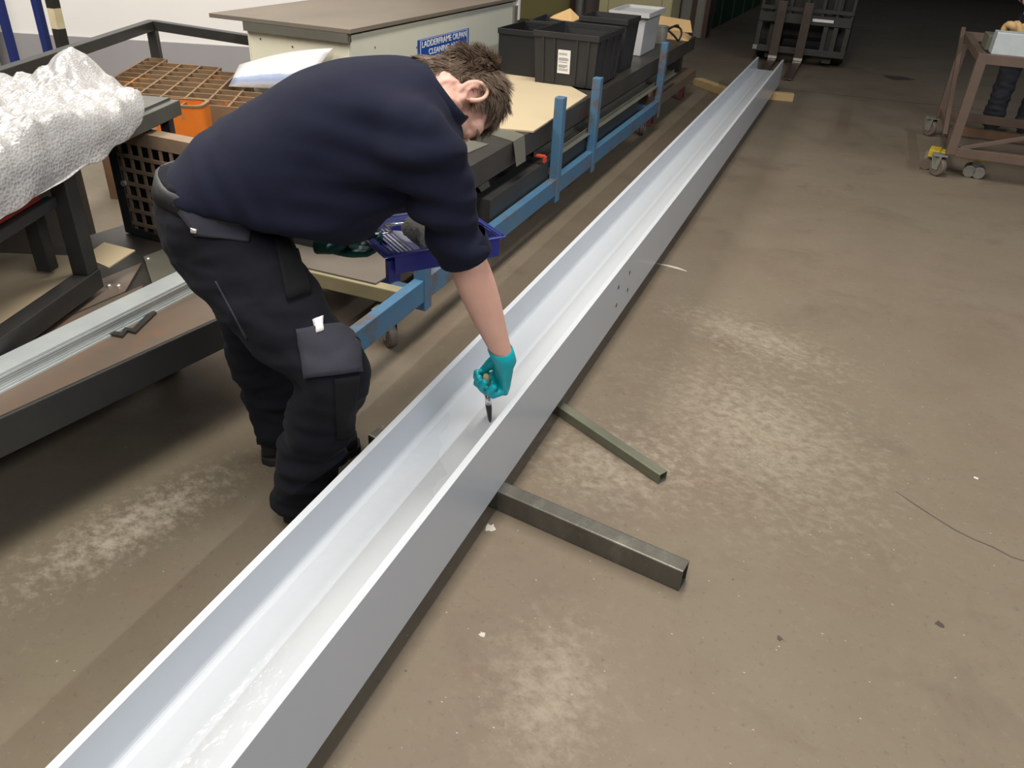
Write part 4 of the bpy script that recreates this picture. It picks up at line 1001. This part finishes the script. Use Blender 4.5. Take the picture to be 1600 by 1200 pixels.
# head frame
UH = Vector((.531, .85, .029)).normalized(); FH = Vector((.537, -.308, -.784)); FH = (FH - UH * FH.dot(UH)).normalized(); FH = (Matrix.Rotation(math.radians(22), 3, UH) @ FH).normalized(); RH = FH.cross(UH).normalized()
EAR = py(735, 151, 1.73); HC = EAR - RH * .076
HM = Matrix((RH, FH, UH)).transposed()
def hp(x, y, z): return HC + HM @ Vector((x, y, z))
# shoulders, arms
SHR = py(662, 236, 1.535); SHL = NK + (NK - SHR) * .78 + SD * -.05; SHL = NK + SLn * .185 - SB * .045 - SD * .03
ELR = py(729, 405, 1.63); WRR = py(788, 562, 1.705)
ELL = Vector((-1.20, 1.93, .80)); WRL = py(512, 380, 1.72)
hR = (py(778, 642, 1.775) - WRR).normalized()
hL = (py(600, 392, 1.76) - WRL).normalized()

b = MB()
# skull, jaw, face
b.ell(hp(0, -.012, .045), .074, .096, .092, HM); b.ell(hp(0, -.030, -.03), .058, .062, .06, HM); b.ell(hp(0, .030, -.030), .060, .066, .078, HM); b.ell(hp(0, .058, -.086), .036, .034, .026, HM)
b.ell(hp(0, .066, .028), .058, .030, .030, HM)            # brow
for sx in (-1, 1):
    b.ell(hp(sx * .040, .060, -.020), .024, .022, .020, HM)  # cheekbones
    b.ell(hp(sx * .030, .081, .004), .0155, .010, .0135, HM, 14, 8)  # lowered eyelids
    # ear: rim, inner fold, lobe and bowl
    e_ = []
    for k in range(15):
        a = math.radians(-80 + 295 * k / 14); e_.append(hp(sx * (.083 + .012 * max(0, -math.cos(a)) + .003 * math.sin(a)), -.010 - .021 * math.cos(a), .006 + .034 * math.sin(a)))
    b.tube(e_, [.0050] + [.0058] * 11 + [.0062, .0068, .0068], 8)
    b.tube([hp(sx * .083, -.016, .022), hp(sx * .086, -.021, .006), hp(sx * .085, -.014, -.010), hp(sx * .082, -.002, -.016)], [.004, .0045, .0045, .004], 8)
    b.loft([(hp(sx * .062, -.004, .003), HM @ Vector((0, .015, .006)), HM @ Vector((0, -.012, .028))), (hp(sx * .076, -.009, .004), HM @ Vector((0, .017, .006)), HM @ Vector((0, -.012, .029)))], 14)
    b.ell(hp(sx * .081, .002, -.027), .007, .009, .010, HM, 10, 8)
    b.ell(hp(sx * .080, .011, -.002), .006, .005, .008, HM, 10, 8)
b.loft([(hp(0, .088, .022), HM @ Vector((.009, 0, 0)), HM @ Vector((0, .006, .006))), (hp(0, .100, -.004), HM @ Vector((.011, 0, 0)), HM @ Vector((0, .012, .006))), (hp(0, .108, -.026), HM @ Vector((.017, 0, 0)), HM @ Vector((0, .015, .008))), (hp(0, .098, -.036), HM @ Vector((.014, 0, 0)), HM @ Vector((0, .012, .004)))], 14)
b.ell(hp(0, .088, -.056), .024, .010, .006, HM, 14, 8); b.ell(hp(0, .085, -.067), .022, .010, .007, HM, 14, 8)
# neck and core
limb(b, [(*sp(.88, -.03), .05, .06), (*sp(1.02, -.01), .056, .058), (*hp(0, -.035, -.055), .058, .058), (*hp(0, -.02, .0), .055, .055)], ref=SB)
limb(b, [(*sp(0, 0), .09, .12), (*sp(.5, -.01), .10, .13), (*sp(.86, -.02), .05, .10)], ref=SB)
for A_, B_, C_, kx in ((SHR, ELR, WRR, 1), (SHL, ELL, WRL, 1)):
    limb(b, [(*sp(.80, -.03), .04), (*A_, .045), (*A_.lerp(B_, .5), .048), (*A_.lerp(B_, .85), .047), (*B_.lerp(C_, .0), .0465, .045), (*B_.lerp(C_, .22), .049, .045), (*B_.lerp(C_, .5), .043, .039), (*B_.lerp(C_, .8), .032, .029), (*C_.lerp(B_, .03), .027, .025), (*C_.lerp(B_, -.03), .020)], 20, 5, ref=VF)
# leg core inside the trousers
HPR, HPL = Vector((-1.285, 1.375, .755)), Vector((-1.385, 1.545, .755))
KNR, KNL = py(520, 585, 1.345), py(412, 575, 1.545)
ANR, ANL = Vector((-1.112, 1.345, .10)), Vector((-1.315, 1.545, .10))
for H_, K_, A_ in ((HPR, KNR, ANR), (HPL, KNL, ANL)):
    limb(b, [(*S0, .07), (*H_, .07), (*H_.lerp(K_, .5), .06), (*K_, .05), (*K_.lerp(A_, .5), .045), (*A_, .035), (*(A_ - VU * .05), .03)], 14, 4)
body = mp_(remesh(b, 'body', M['skin'], .0040, 3, .5, man))

# eyes and eyebrow
for sx in (-1, 1):
    q = MB(); q.ell(hp(sx * .030, .0745, -.001), .010, .0105, .0095, HM, 16, 10); mp_(q.build('eye', M['paper'], man, smooth=True))
    q = MB(); q.tube([hp(sx * .012, .096, .022), hp(sx * .028, .0965, .029), hp(sx * .046, .085, .026), hp(sx * .054, .075, .020)], [.003, .0045, .004, .0015], 8); mp_(q.build('eyebrow', M['hair'], man, smooth=True))

# hair: scalp shell and strands
q = MB(); nu2, nv2 = 48, 30; vs = []; ok = {}
def scalp(th, ph, off=0.0):
    n_ = Vector((math.sin(ph) * math.cos(th), math.sin(ph) * math.sin(th), math.cos(ph)))
    zz_ = .092 if n_.z > 0 else .118
    return Vector((0, -.012, .045)) + Vector((n_.x * (.074 + off), n_.y * (.096 + off), n_.z * (zz_ + off))), n_
def hairy(p):
    x, y, z = p
    if y > .055: return z > .080 + (.0 if abs(x) < .04 else .0)
    if y > .03: return z > .055
    if y > .012: return z > .000 + (y - .012) * 2.2      # sideburn
    if y > -.035: return z > .036 - (.0 if y > .0 else 0) if y > -.022 else z > .010
    return z > -.075
for j in range(nv2 + 1):
    for i in range(nu2):
        p, n_ = scalp(2 * math.pi * i / nu2, math.pi * j / nv2, .0025); vs.append(hp(*p)); ok[(j, i)] = hairy(p)
fs = []
for j in range(nv2):
    for i in range(nu2):
        i2 = (i + 1) % nu2
        if ok[(j, i)] and ok[(j + 1, i)] and ok[(j, i2)] and ok[(j + 1, i2)]: fs.append((j * nu2 + i, j * nu2 + i2, (j + 1) * nu2 + i2, (j + 1) * nu2 + i))
q.add(vs, fs)
rnd = random.Random(3); cnt = 0
while cnt < 10500:
    th = rnd.uniform(0, 2 * math.pi); ph = math.acos(rnd.uniform(-.97, 1))
    p, n_ = scalp(th, ph)
    if not hairy(p): continue
    cnt += 1
    # hair swept from the nape and crown towards the forehead, ragged
    sweep = Vector((n_.x * .35, .75, -.15 if p.y > 0 else .10)); sweep = sweep - n_ * sweep.dot(n_)
    if p.y < -.05: sweep = Vector((n_.x * .4, -.1, -.8)); sweep -= n_ * sweep.dot(n_)
    cl = noise.noise_vector(p * 45) * .75 + noise.noise_vector(p * 110) * .35
    d = (sweep.normalized() * .9 + n_ * .55 + cl).normalized()
    ln = rnd.uniform(.024, .042) * (.7 if p.z < .02 else 1)
    if p.y > .02 and p.z < .06: ln *= .5
    P0 = p + n_ * .001; pts = []
    for k in range(4):
        t = k / 3; pts.append(P0 + d * ln * t + n_ * (.004 * t - .010 * t * t) + cl * (.004 * t * t))
    wv = d.cross(n_).normalized(); w0 = rnd.uniform(.0009, .0016); vs = []
    for k, pp in enumerate(pts):
        w_ = w0 * (1 - .8 * k / 3); up_ = n_ * w_ * .6
        vs += [hp(*(pp + wv * w_)), hp(*(pp + up_)), hp(*(pp - wv * w_))]
    q.add(vs, [(3 * k + a, 3 * k + (a + 1) % 3, 3 * k + 3 + (a + 1) % 3, 3 * k + 3 + a) for k in range(3) for a in range(3)])
vs = []; NA, NZ = 20, 8
def nape(a, t, off=0.0):
    z = .0 - .085 * t; n_ = Vector((math.sin(a), -math.cos(a), 0)); return Vector((0, -.030 - .012 * t, z)) + n_ * (.066 - .004 * t + off), n_
for j in range(NZ + 1):
    for i in range(NA + 1): vs.append(hp(*nape(math.radians(-100 + 200 * i / NA), j / NZ, -.001)[0]))
q.add(vs, [(j * (NA + 1) + i, j * (NA + 1) + i + 1, (j + 1) * (NA + 1) + i + 1, (j + 1) * (NA + 1) + i) for j in range(NZ) for i in range(NA)])
for _ in range(2600):
    p, n_ = nape(math.radians(rnd.uniform(-104, 104)), rnd.random()); cl = noise.noise_vector(p * 60) * .6
    d = (Vector((0, -.05, -1)) + n_ * .30 + cl * .6).normalized(); ln = rnd.uniform(.014, .028); wv = d.cross(n_).normalized(); w0 = rnd.uniform(.0009, .0015); vs = []
    for k in range(4):
        t = k / 3; pp = p + d * ln * t - n_ * (.004 * t * t); w_ = w0 * (1 - .8 * t)
        vs += [hp(*(pp + wv * w_)), hp(*(pp + n_ * w_ * .6)), hp(*(pp - wv * w_))]
    q.add(vs, [(3 * k + a, 3 * k + (a + 1) % 3, 3 * k + 3 + (a + 1) % 3, 3 * k + 3 + a) for k in range(3) for a in range(3)])
mp_(q.build('hair', M['hair'], man, smooth=True, fix=False))

# polo shirt
b = MB()
def ring3(t, up, w, dp, tilt=0.0, lat=0):
    ax = SD; c_ = sp(t, up, lat); return (c_, SLn * w, (SB * math.cos(tilt) + SD * math.sin(tilt)) * dp)
st = [(.07, -.026, .194, .200, -.90), (.15, -.030, .205, .200, -.66), (.27, -.025, .212, .194, -.40), (.42, -.020, .214, .190, -.20), (.58, -.012, .217, .186, -.12), (.74, -.006, .218, .166, -.10), (.87, -.006, .205, .136, -.10), (.97, -.004, .160, .106, -.1), (1.05, .0, .092, .078, -.1)]
stc = catmull(st, 5)
b.loft([ring3(*s_) for s_ in stc], 36, e=.88)
for A_, B_, lat in ((SHR, ELR, -1), (SHL, ELL, 1)):
    d_ = (B_ - A_).normalized(); E_ = A_.lerp(B_, .93)
    limb(b, [(*sp(.76, -.02, lat * .10), .095, .12), (*A_.lerp(sp(.80, 0, lat * .15), .45), .092, .098), (*A_, .083, .084), (*A_.lerp(B_, .35), .078, .076), (*A_.lerp(B_, .7), .070, .067), (*E_, .065, .062)], 24, 5, ref=VF)
def wr_shirt(c):
    p_ = c - S0; a, u_, l_ = p_.dot(SD), p_.dot(SB), p_.dot(SLn)
    f = noise.noise(Vector((a * 5 + 3, l_ * 5, u_ * 6))) * .009
    g = a * .55 + u_ * .8                                   # folds pulled from the armpit to the waist
    arm = math.exp(-((a - .42) ** 2 + (u_ + .10) ** 2 + (l_ + .15) ** 2) / .035)
    low = max(0, min(1, (-u_ + .02) / .14))
    f += (.45 * low + arm) * noise.noise(Vector((g * 20, (a - u_) * 4, l_ * 4))) * .030
    f += max(0, 1 - abs(a - .05) / .12) * noise.noise(Vector((a * 26, u_ * 9, l_ * 7))) * .008
    f += noise.noise(Vector((a * 13, u_ * 12, l_ * 12))) * .0022
    return f
shirt = mp_(remesh(b, 'polo_shirt', M['shirt'], .0075, 40, .5, man, wr_shirt))
# sleeve hems and collar
for A_, B_ in ((SHR, ELR), (SHL, ELL)):
    d_ = (B_ - A_).normalized(); u_ = (VF - d_ * VF.dot(d_)).normalized(); w_ = d_.cross(u_); q = MB(); st = []
    for tt, r_ in ((.80, .0660), (.82, .0676), (.955, .0665), (.965, .0655), (.965, .0610), (.90, .0600)): st.append((A_.lerp(B_, tt), u_ * r_ * 1.02, w_ * r_ * .97))
    q.loft(st, 28, cap=False); mp_(q.build('sleeve_hem', M['shirt'], man, smooth=True))
q = MB(); st = []
for tt, up, w_, dp in ((.95, .0, .128, .102), (1.0, .002, .103, .090), (1.035, .003, .090, .083), (1.062, .004, .083, .078), (1.058, .004, .077, .071), (.99, .0, .074, .066)): st.append((sp(tt, up), SLn * w_, (SB + SD * -.25).normalized() * dp))
q.loft(st, 28, cap=False); mp_(q.build('collar', M['shirt'], man, smooth=True))

# trousers
b = MB()
PD = Vector((.20, .115, .97)).normalized()
def hipring(c, w, dp, ax):
    lt = VL; f_ = lt.cross(ax).normalized(); return (c, lt * w, f_ * dp)
b.loft([hipring(S0 + PD * .045 - VF * .010, .170, .140, PD), hipring(S0 - PD * .03 - VF * .012, .182, .146, PD), hipring(S0 - VU * .085 - VF * .012, .188, .148, VU), hipring(S0 - VU * .15 - VF * .0, .178, .140, VU), hipring(S0 - VU * .21 + VF * .02, .14, .12, VU)], 30, e=.92)
limb(b, [(*(HPR + Vector((-.01, .01, .0))), .125, .118), (*(HPR.lerp(KNR, .35)), .126, .112), (*(HPR.lerp(KNR, .7)), .104, .098), (*KNR, .091, .092), (*KNR.lerp(ANR, .3), .090, .084), (*KNR.lerp(ANR, .65), .087, .080), (*KNR.lerp(ANR, .9), .082, .078), (*(ANR - VU * .055), .084, .080)], 26, 5, ref=VF)
limb(b, [(*(HPL + Vector((-.01, -.01, .0))), .125, .112), (*(HPL.lerp(KNL, .35)), .118, .106), (*(HPL.lerp(KNL, .7)), .100, .092), (*KNL, .088, .088), (*KNL.lerp(ANL, .3), .086, .082), (*KNL.lerp(ANL, .65), .085, .080), (*KNL.lerp(ANL, .9), .083, .078), (*(ANL - VU * .02), .086, .080)], 26, 5, ref=VF)
def wr_tr(c):
    f = noise.noise(Vector((c.x * 7, c.y * 7, c.z * 12))) * .008 + noise.noise(Vector((c.x * 12 + c.z * 12, c.y * 12, c.z * 24))) * .007
    f -= abs(noise.noise(Vector((c.x * 9 - c.z * 8, c.y * 9, c.z * 20 + 4)))) * .010
    lowf = max(0, min(1, (.45 - c.z) / .2)); f += lowf * noise.noise(Vector((c.x * 6 + c.z * 8, c.y * 6, c.z * 30))) * .014
    return f
trous = mp_(remesh(b, 'trousers', M['trouser'], .0075, 5, .5, man, wr_tr))
# patches laid on the cloth
def bvh(o):
    me = o.data; return BVHTree.FromPolygons([v.co for v in me.vertices], [p.vertices[:] for p in me.polygons])
TB = bvh(trous)
q = MB(); vs = []; NB = 48                      # belt wrapped round the waistband
for zo, th in ((-.010, -.002), (-.008, .005), (.034, .006), (.036, -.002)):
    for k in range(NB):
        a = 2 * math.pi * k / NB; f_ = VL.cross(PD).normalized(); d_ = f_ * math.cos(a) + VL * math.sin(a); c_ = S0 - VF * .01 + PD * zo
        loc, nr, _, _ = TB.ray_cast(c_ + d_ * .5, -d_); loc = loc or (c_ + d_ * .15); vs.append(loc + d_ * th)
q.add(vs, [(r * NB + k, r * NB + (k + 1) % NB, (r + 1) * NB + (k + 1) % NB, (r + 1) * NB + k) for r in range(3) for k in range(NB)])
mp_(q.build('belt', M['belt'], man, smooth=True))
def patch(name, pxpoly, mt, th=.004, nx=10, ny=10, tree=TB, parent=None, label=None):
    """quad of picture points, laid on the surface that lies there"""
    a, b2, c_, d = [Vector(p) for p in pxpoly]; g = []; 
    for j in range(ny + 1):
        for i in range(nx + 1):
            s_, t = i / nx, j / ny; uv = (a.lerp(b2, s_)).lerp(d.lerp(c_, s_), t); r = ray(uv.x, uv.y)
            loc, nr, idx, dist = tree.ray_cast(CO, r)
            if loc is None: loc, nr, idx, dist = tree.find_nearest(CO + r * 1.9)
            if nr.dot(r) > 0: nr = -nr
            g.append((loc, nr))
    q = MB(); vs = [l + n_ * th for l, n_ in g] + [l - n_ * .004 for l, n_ in g]; k = len(g)
    fs = [(j * (nx + 1) + i, j * (nx + 1) + i + 1, (j + 1) * (nx + 1) + i + 1, (j + 1) * (nx + 1) + i) for j in range(ny) for i in range(nx)]
    ed = [i for i in range(nx + 1)] + [j * (nx + 1) + nx for j in range(1, ny + 1)] + [ny * (nx + 1) + i for i in range(nx - 1, -1, -1)] + [j * (nx + 1) for j in range(ny - 1, 0, -1)]
    fs += [(ed[i], ed[(i + 1) % len(ed)], ed[(i + 1) % len(ed)] + k, ed[i] + k) for i in range(len(ed))]
    q.add(vs, fs); o = q.build(name, mt, parent or man, smooth=True)
    if parent is None: mp_(o)
    return o
pf = patch('back_pocket_flap', ((270, 318), (393, 345), (388, 378), (305, 368)), M['flap'], .006)
patch('holster_pocket', ((424, 358), (450, 364), (482, 456), (448, 470)), M['trouser_panel'], .012)
pc = patch('cargo_pocket', ((462, 515), (556, 505), (562, 580), (478, 590)), M['flap'], .010)
patch('knee_panel', ((522, 592), (560, 586), (550, 680), (526, 686)), M['trouser_panel'], .006)
patch('pen_tag', ((488, 499), (499, 496), (505, 520), (494, 523)), M['label'], .018, 3, 3, parent=pc)
patch('press_stud', ((300, 356), (309, 358), (308, 364), (300, 362)), M['bright_metal'], .010, 3, 3, parent=pf)
patch('seam', ((336, 440), (338, 439), (386, 528), (384, 529)), M['flap'], .002, 2, 16)

# boots
def boot(heel, yaw, name='boot'):
    f_ = Vector((math.cos(yaw), math.sin(yaw), 0)); l_ = Vector((-f_.y, f_.x, 0)); h_ = Vector(heel)
    def at(a, z): return h_ + f_ * a + VU * z
    q = MB(); 
    limb(q, [(*at(.045, .17), .052, .050), (*at(.05, .12), .052, .050), (*at(.06, .075), .058, .050)], 18, 3, ref=f_)
    prof_ = [(0.0, .028, .050), (.03, .040, .062), (.08, .044, .075), (.15, .044, .062), (.21, .050, .045), (.255, .047, .038), (.285, .030, .028)]
    q.loft([(at(a, .018 + hh * .75), l_ * w_, VU * hh) for a, w_, hh in catmull(prof_, 4)], 18)
    o = mp_(remesh(q, name, M['boot'], .006, 4, .5, man))
    q = MB(); out = []
    for s_ in (1, -1):
        seq = [(-.004, .022), (.02, .042), (.08, .046), (.15, .044), (.21, .052), (.26, .047), (.293, .022)]
        out += [(a, s_ * w_) for a, w_ in (seq if s_ > 0 else reversed(seq))]
    n = len(out); q.add([h_ + f_ * a + l_ * w_ + VU * z for z in (0, .026) for a, w_ in out], [tuple(reversed(range(n))), tuple(range(n, 2 * n))] + [(i, (i + 1) % n, n + (i + 1) % n, n + i) for i in range(n)])
    q.build('boot_sole', M['rubber'], o, bevel=.003)
boot((-1.372, 1.500, 0), math.radians(38)); boot((-1.155, 1.315, 0), math.radians(35))

# gloves
b = MB(); hand(b, WRR, hR, -VF * .9 + Vector((.0, -.25, 0)), VL, (58, 72, 52), scale=1.14, thumb_dir=hR * .8 - VF * .5 + VL * .1, fr=.0112)
gR = remesh(b, 'glove', M['glove'], .0036, 3, .5, man); mp_(gR)
q = MB(); u_ = (VF - hR * VF.dot(hR)).normalized(); w_ = hR.cross(u_)
fd_ = (WRR - ELR).normalized()
q.loft([(WRR - fd_ * .040, u_ * .0315, w_ * .0305), (WRR - fd_ * .037, u_ * .0345, w_ * .0330), (WRR - fd_ * .020, u_ * .0345, w_ * .033), (WRR, u_ * .033, w_ * .034), (WRR + hR * .018, u_ * .029, w_ * .034)], 24, cap=False); mp_(q.build('glove_cuff', M['glove'], man, smooth=True))
b = MB(); hand(b, WRL, hL, VU * .9 - SLn * .3, VF - VL * .6, (12, 24, 22), scale=1.0, thumb_dir=hL * .8 + VU * .55, fr=.0112)
mp_(remesh(b, 'glove', M['glove_dark'], .0036, 3, .5, man))
q = MB(); u_ = (VU - hL * VU.dot(hL)).normalized(); w_ = hL.cross(u_)
q.loft([(WRL - hL * .030, u_ * .0330, w_ * .0340), (WRL - hL * .026, u_ * .0340, w_ * .035), (WRL + hL * .012, u_ * .029, w_ * .034)], 24, cap=False); mp_(q.build('glove_cuff', M['glove_dark'], man, smooth=True))

# brush in the painting hand
gp_ = WRR + hR * .100 - VF * .042
bt = pz(765, 652, ZM + TW + .002); bd = (bt - gp_).normalized()
br = empty('paint_brush', gp_, 0, 'short paint brush gripped in his teal glove over the beam', 'brush')
def bq(q, name, mt): o = q.build(name, M[mt], br, smooth=True); o.matrix_parent_inverse = br.matrix_basis.inverted(); return o
q = MB(); q.tube([gp_ - bd * .032, gp_ - bd * .016, gp_, gp_ + bd * .04], [.007, .010, .009, .013], 12); bq(q, 'handle', 'timber')
LBr = (bt - gp_).length
bw_ = bd.cross(VF).normalized(); bn_ = bd.cross(bw_)
q = MB(); q.loft([(gp_ + bd * .035, bw_ * .024, bn_ * .008), (gp_ + bd * .065, bw_ * .026, bn_ * .009)], 16, e=.6); bq(q, 'ferrule', 'wire')
q = MB(); q.loft([(gp_ + bd * .062, bw_ * .025, bn_ * .008), (gp_ + bd * .09, bw_ * .027, bn_ * .009), (bt - bd * .012, bw_ * .025, bn_ * .006), (bt, bw_ * .022, bn_ * .003)], 16, e=.6); bq(q, 'bristles', 'hazard_black')

# roller tray and roller in his left hand
ta = Vector((-.985, 1.628, .70)); tf = Vector((math.cos(math.radians(53)), math.sin(math.radians(53)), 0)); tl_ = Vector((-tf.y, tf.x, 0))
ty = empty('roller_tray', ta, math.radians(53), 'blue plastic paint roller tray with wet grey paint held under his chest', 'paint tray')
LT, WT = .33, .25      # local x along the tray, local y across (away from the camera)
dr = [(0, -.022), (.10, -.030), (.20, -.062), (.32, -.064)]
def trow(x, z, inset): return [(x, inset, z), (x, WT - inset, z)]
q = MB(); vs = []
prof_ = [(-.004, .0, 0), (.012, -.020, .012), (.10, -.030, .014), (.19, -.058, .016), (.31, -.060, .018), (LT - .004, .0, 0)]
for x, z, ins in prof_: vs += [(x, ins - .006 if z == 0 else ins, z), (x, WT - ins, z)]
fs = [(2 * i, 2 * i + 1, 2 * i + 3, 2 * i + 2) for i in range(len(prof_) - 1)]
# side walls from the bed up to the rim
for s_ in (0, 1):
    k = len(vs)
    for x, z, ins in prof_: vs.append((max(-.004, min(LT, x)), -.006 if s_ == 0 else WT + .0, .0))
    for i in range(len(prof_) - 1):
        fs.append((2 * i + s_, 2 * i + 2 + s_, k + i + 1, k + i))
q.add(vs, fs); o = q.build('bed', M['tray'], ty); sm_ = o.modifiers.new('thick', 'SOLIDIFY'); sm_.thickness = .003; sm_.offset = 0
q = MB()
for a, b2 in (((-.008, -.012, .001), (LT + .008, -.012, .001)), ((-.008, WT + .006, .001), (LT + .008, WT + .006, .001))): q.beam(a, b2, .014, .006)
for x in (-.010, LT + .006): q.beam((x, -.018, .001), (x, WT + .012, .001), .014, .006)
q.build('rim', M['tray'], ty, bevel=.002)
q = MB(); q.box((.02, .015, -.052), (.035, .022, .062)); q.build('foot', M['tray'], ty, bevel=.003)
q = MB(); q.box((.02, WT - .02, -.052), (.035, .022, .062)); q.build('foot', M['tray'], ty, bevel=.003)
q = MB(); q.box((.17, -.010, -.028), (.31, .006, .052)); q.build('skirt', M['tray'], ty, bevel=.002)
q = MB(); nx_ = 22; vs = []
for i in range(nx_ + 1):
    for j in range(13):
        x = .045 + .265 * i / nx_; y = .020 + (WT - .04) * j / 12; z = (-.0245 if x < .1 else -.030 - (x - .1) * .29)
        z = max(z, -.050) + .003; e_ = .004 * noise.noise(Vector((x * 40, y * 40, 0))); vs.append((x + (e_ * 5 if i == 0 else 0), y, z + e_ * .4))
q.add(vs, [(i * 13 + j, (i + 1) * 13 + j, (i + 1) * 13 + j + 1, i * 13 + j + 1) for i in range(nx_) for j in range(12)]); q.build('paint', M['wet_paint'], ty, smooth=True)
for i in range(7):
    q = MB(); x = .022 + .012 * i; q.box((x, WT / 2, -.0175 - .001 * i), (.004, WT - .05, .004)); q.build('rib', M['tray'], ty)
rl = empty('paint_roller', ta + tf * .085 + tl_ * .09, math.radians(53), 'grey fleece paint roller with wire frame lying in the blue tray', 'paint roller')
q = MB(); vs = []; nr_, ns_ = 36, 24
for i in range(ns_ + 1):
    y = -.055 + .11 * i / ns_
    for k in range(nr_):
        a = 2 * math.pi * k / nr_; r_ = .030 + .0035 * noise.noise(Vector((math.cos(a) * 4, math.sin(a) * 4, y * 110))) + .003 * noise.noise(Vector((math.cos(a) * 9, math.sin(a) * 9, y * 220)))
        if i in (0, ns_): r_ *= .75
        vs.append((.045 + r_ * math.cos(a), y, .008 + r_ * math.sin(a)))
q.add(vs, [(i * nr_ + k, i * nr_ + (k + 1) % nr_, (i + 1) * nr_ + (k + 1) % nr_, (i + 1) * nr_ + k) for i in range(ns_) for k in range(nr_)] + [tuple(range(nr_)), tuple(range(ns_ * nr_, ns_ * nr_ + nr_))]); q.build('sleeve', M['fleece'], rl, smooth=True)
q = MB(); q.tube([(.045, .05, .008), (.045, .068, .010), (.030, .072, .012), (-.015, .070, .016), (-.028, .060, .018), (-.030, .010, .020), (-.040, .0, .021), (-.10, -.002, .024)], .0035, 8); q.build('wire_frame', M['wire'], rl, smooth=True)
q = MB(); q.tube([(-.085, -.002, .023), (-.10, -.002, .024), (-.14, -.002, .027), (-.20, -.002, .030), (-.215, -.002, .031)], [.009, .013, .014, .015, .009], 14); q.build('handle', M['rubber'], rl, smooth=True)

# second person behind the cart
p2 = empty('person', (1.33, 7.95, 0), 0, 'person in dark work clothes standing behind the cart at the right edge', 'person')
def q2(o): return o
def T2(x, y, z): return (x, y, z)
b = MB()
for sx in (-1, 1):
    limb(b, [(sx * .10, 0, .92, .08), (sx * .105, .02, .5, .055), (sx * .11, 0, .10, .04), (sx * .11, .0, .05, .04)], 16, 5, ref=(0, 1, 0))
    limb(b, [(sx * .12, 0, 1.42, .06), (sx * .21, 0, 1.36, .055), (sx * .25, -.04, 1.10, .045), (sx * .20, -.26, 1.02, .032)], 16, 5, ref=(0, 1, 0))
    hand(b, (sx * .20, -.26, 1.02), (-sx * .1, -1, -.15), (0, 0, -1), (-sx, 0, 0), (20, 30, 25))
limb(b, [(0, 0, .85, .11, .15), (0, 0, 1.1, .10, .15), (0, 0, 1.35, .11, .17), (0, 0, 1.47, .06, .07), (0, .0, 1.56, .055, .055)], 20, 5, ref=(0, 1, 0))
b.ell((0, -.01, 1.68), .075, .098, .115); b.ell((0, -.05, 1.62), .05, .055, .07); b.ell((0, -.11, 1.655), .012, .016, .022)
for sx in (-1, 1): b.ell((sx * .078, .01, 1.66), .009, .02, .03)
remesh(b, 'body', M['skin'], .007, 4, .5, p2)
q = MB(); q.ell((0, .012, 1.70), .083, .102, .112); hb = [f for f in q.f if all(q.v[i][2] > 1.66 + max(0, -q.v[i][1]) * .8 for i in f)]; q.f = hb; q.mi = [0] * len(hb); q.build('hair', M['hair'], p2, smooth=True)
b = MB()
for sx in (-1, 1):
    limb(b, [(sx * .09, 0, .92, .13, .11), (sx * .11, .01, .7, .105, .098), (sx * .12, .03, .48, .088, .085), (sx * .125, .01, .25, .085, .082), (sx * .125, .0, .06, .088, .085)], 20, 5, ref=(0, 1, 0))
b.loft([((0, 0, 1.04), (.165, 0, 0), (0, .125, 0)), ((0, 0, .92), (.185, 0, 0), (0, .14, 0)), ((0, 0, .84), (.17, 0, 0), (0, .12, 0))], 24)
remesh(b, 'trousers', M['dark_cloth'], .009, 5, .5, p2, wr_tr)
b = MB(); limb(b, [(0, 0, .96, .14, .185), (0, 0, 1.15, .145, .19), (0, 0, 1.35, .13, .2), (0, 0, 1.45, .09, .13), (0, 0, 1.5, .07, .075)], 24, 5, ref=(0, 1, 0))
for sx in (-1, 1): limb(b, [(sx * .10, 0, 1.40, .08), (sx * .20, 0, 1.37, .075), (sx * .245, -.03, 1.15, .06), (sx * .235, -.12, 1.08, .055), (sx * .205, -.23, 1.03, .045)], 18, 5, ref=(0, 1, 0))
remesh(b, 'jacket', M['dark_cloth'], .009, 5, .5, p2, wr_tr)
for sx in (-1, 1):
    q = MB(); q.loft([((sx * .125, .09, .045), (.036, 0, 0), (0, 0, .04)), ((sx * .125, .0, .06), (.046, 0, 0), (0, 0, .055)), ((sx * .125, -.10, .045), (.048, 0, 0), (0, 0, .04)), ((sx * .125, -.18, .03), (.036, 0, 0), (0, 0, .027))], 16); remesh(q, 'boot', M['boot'], .007, 4, .5, p2)
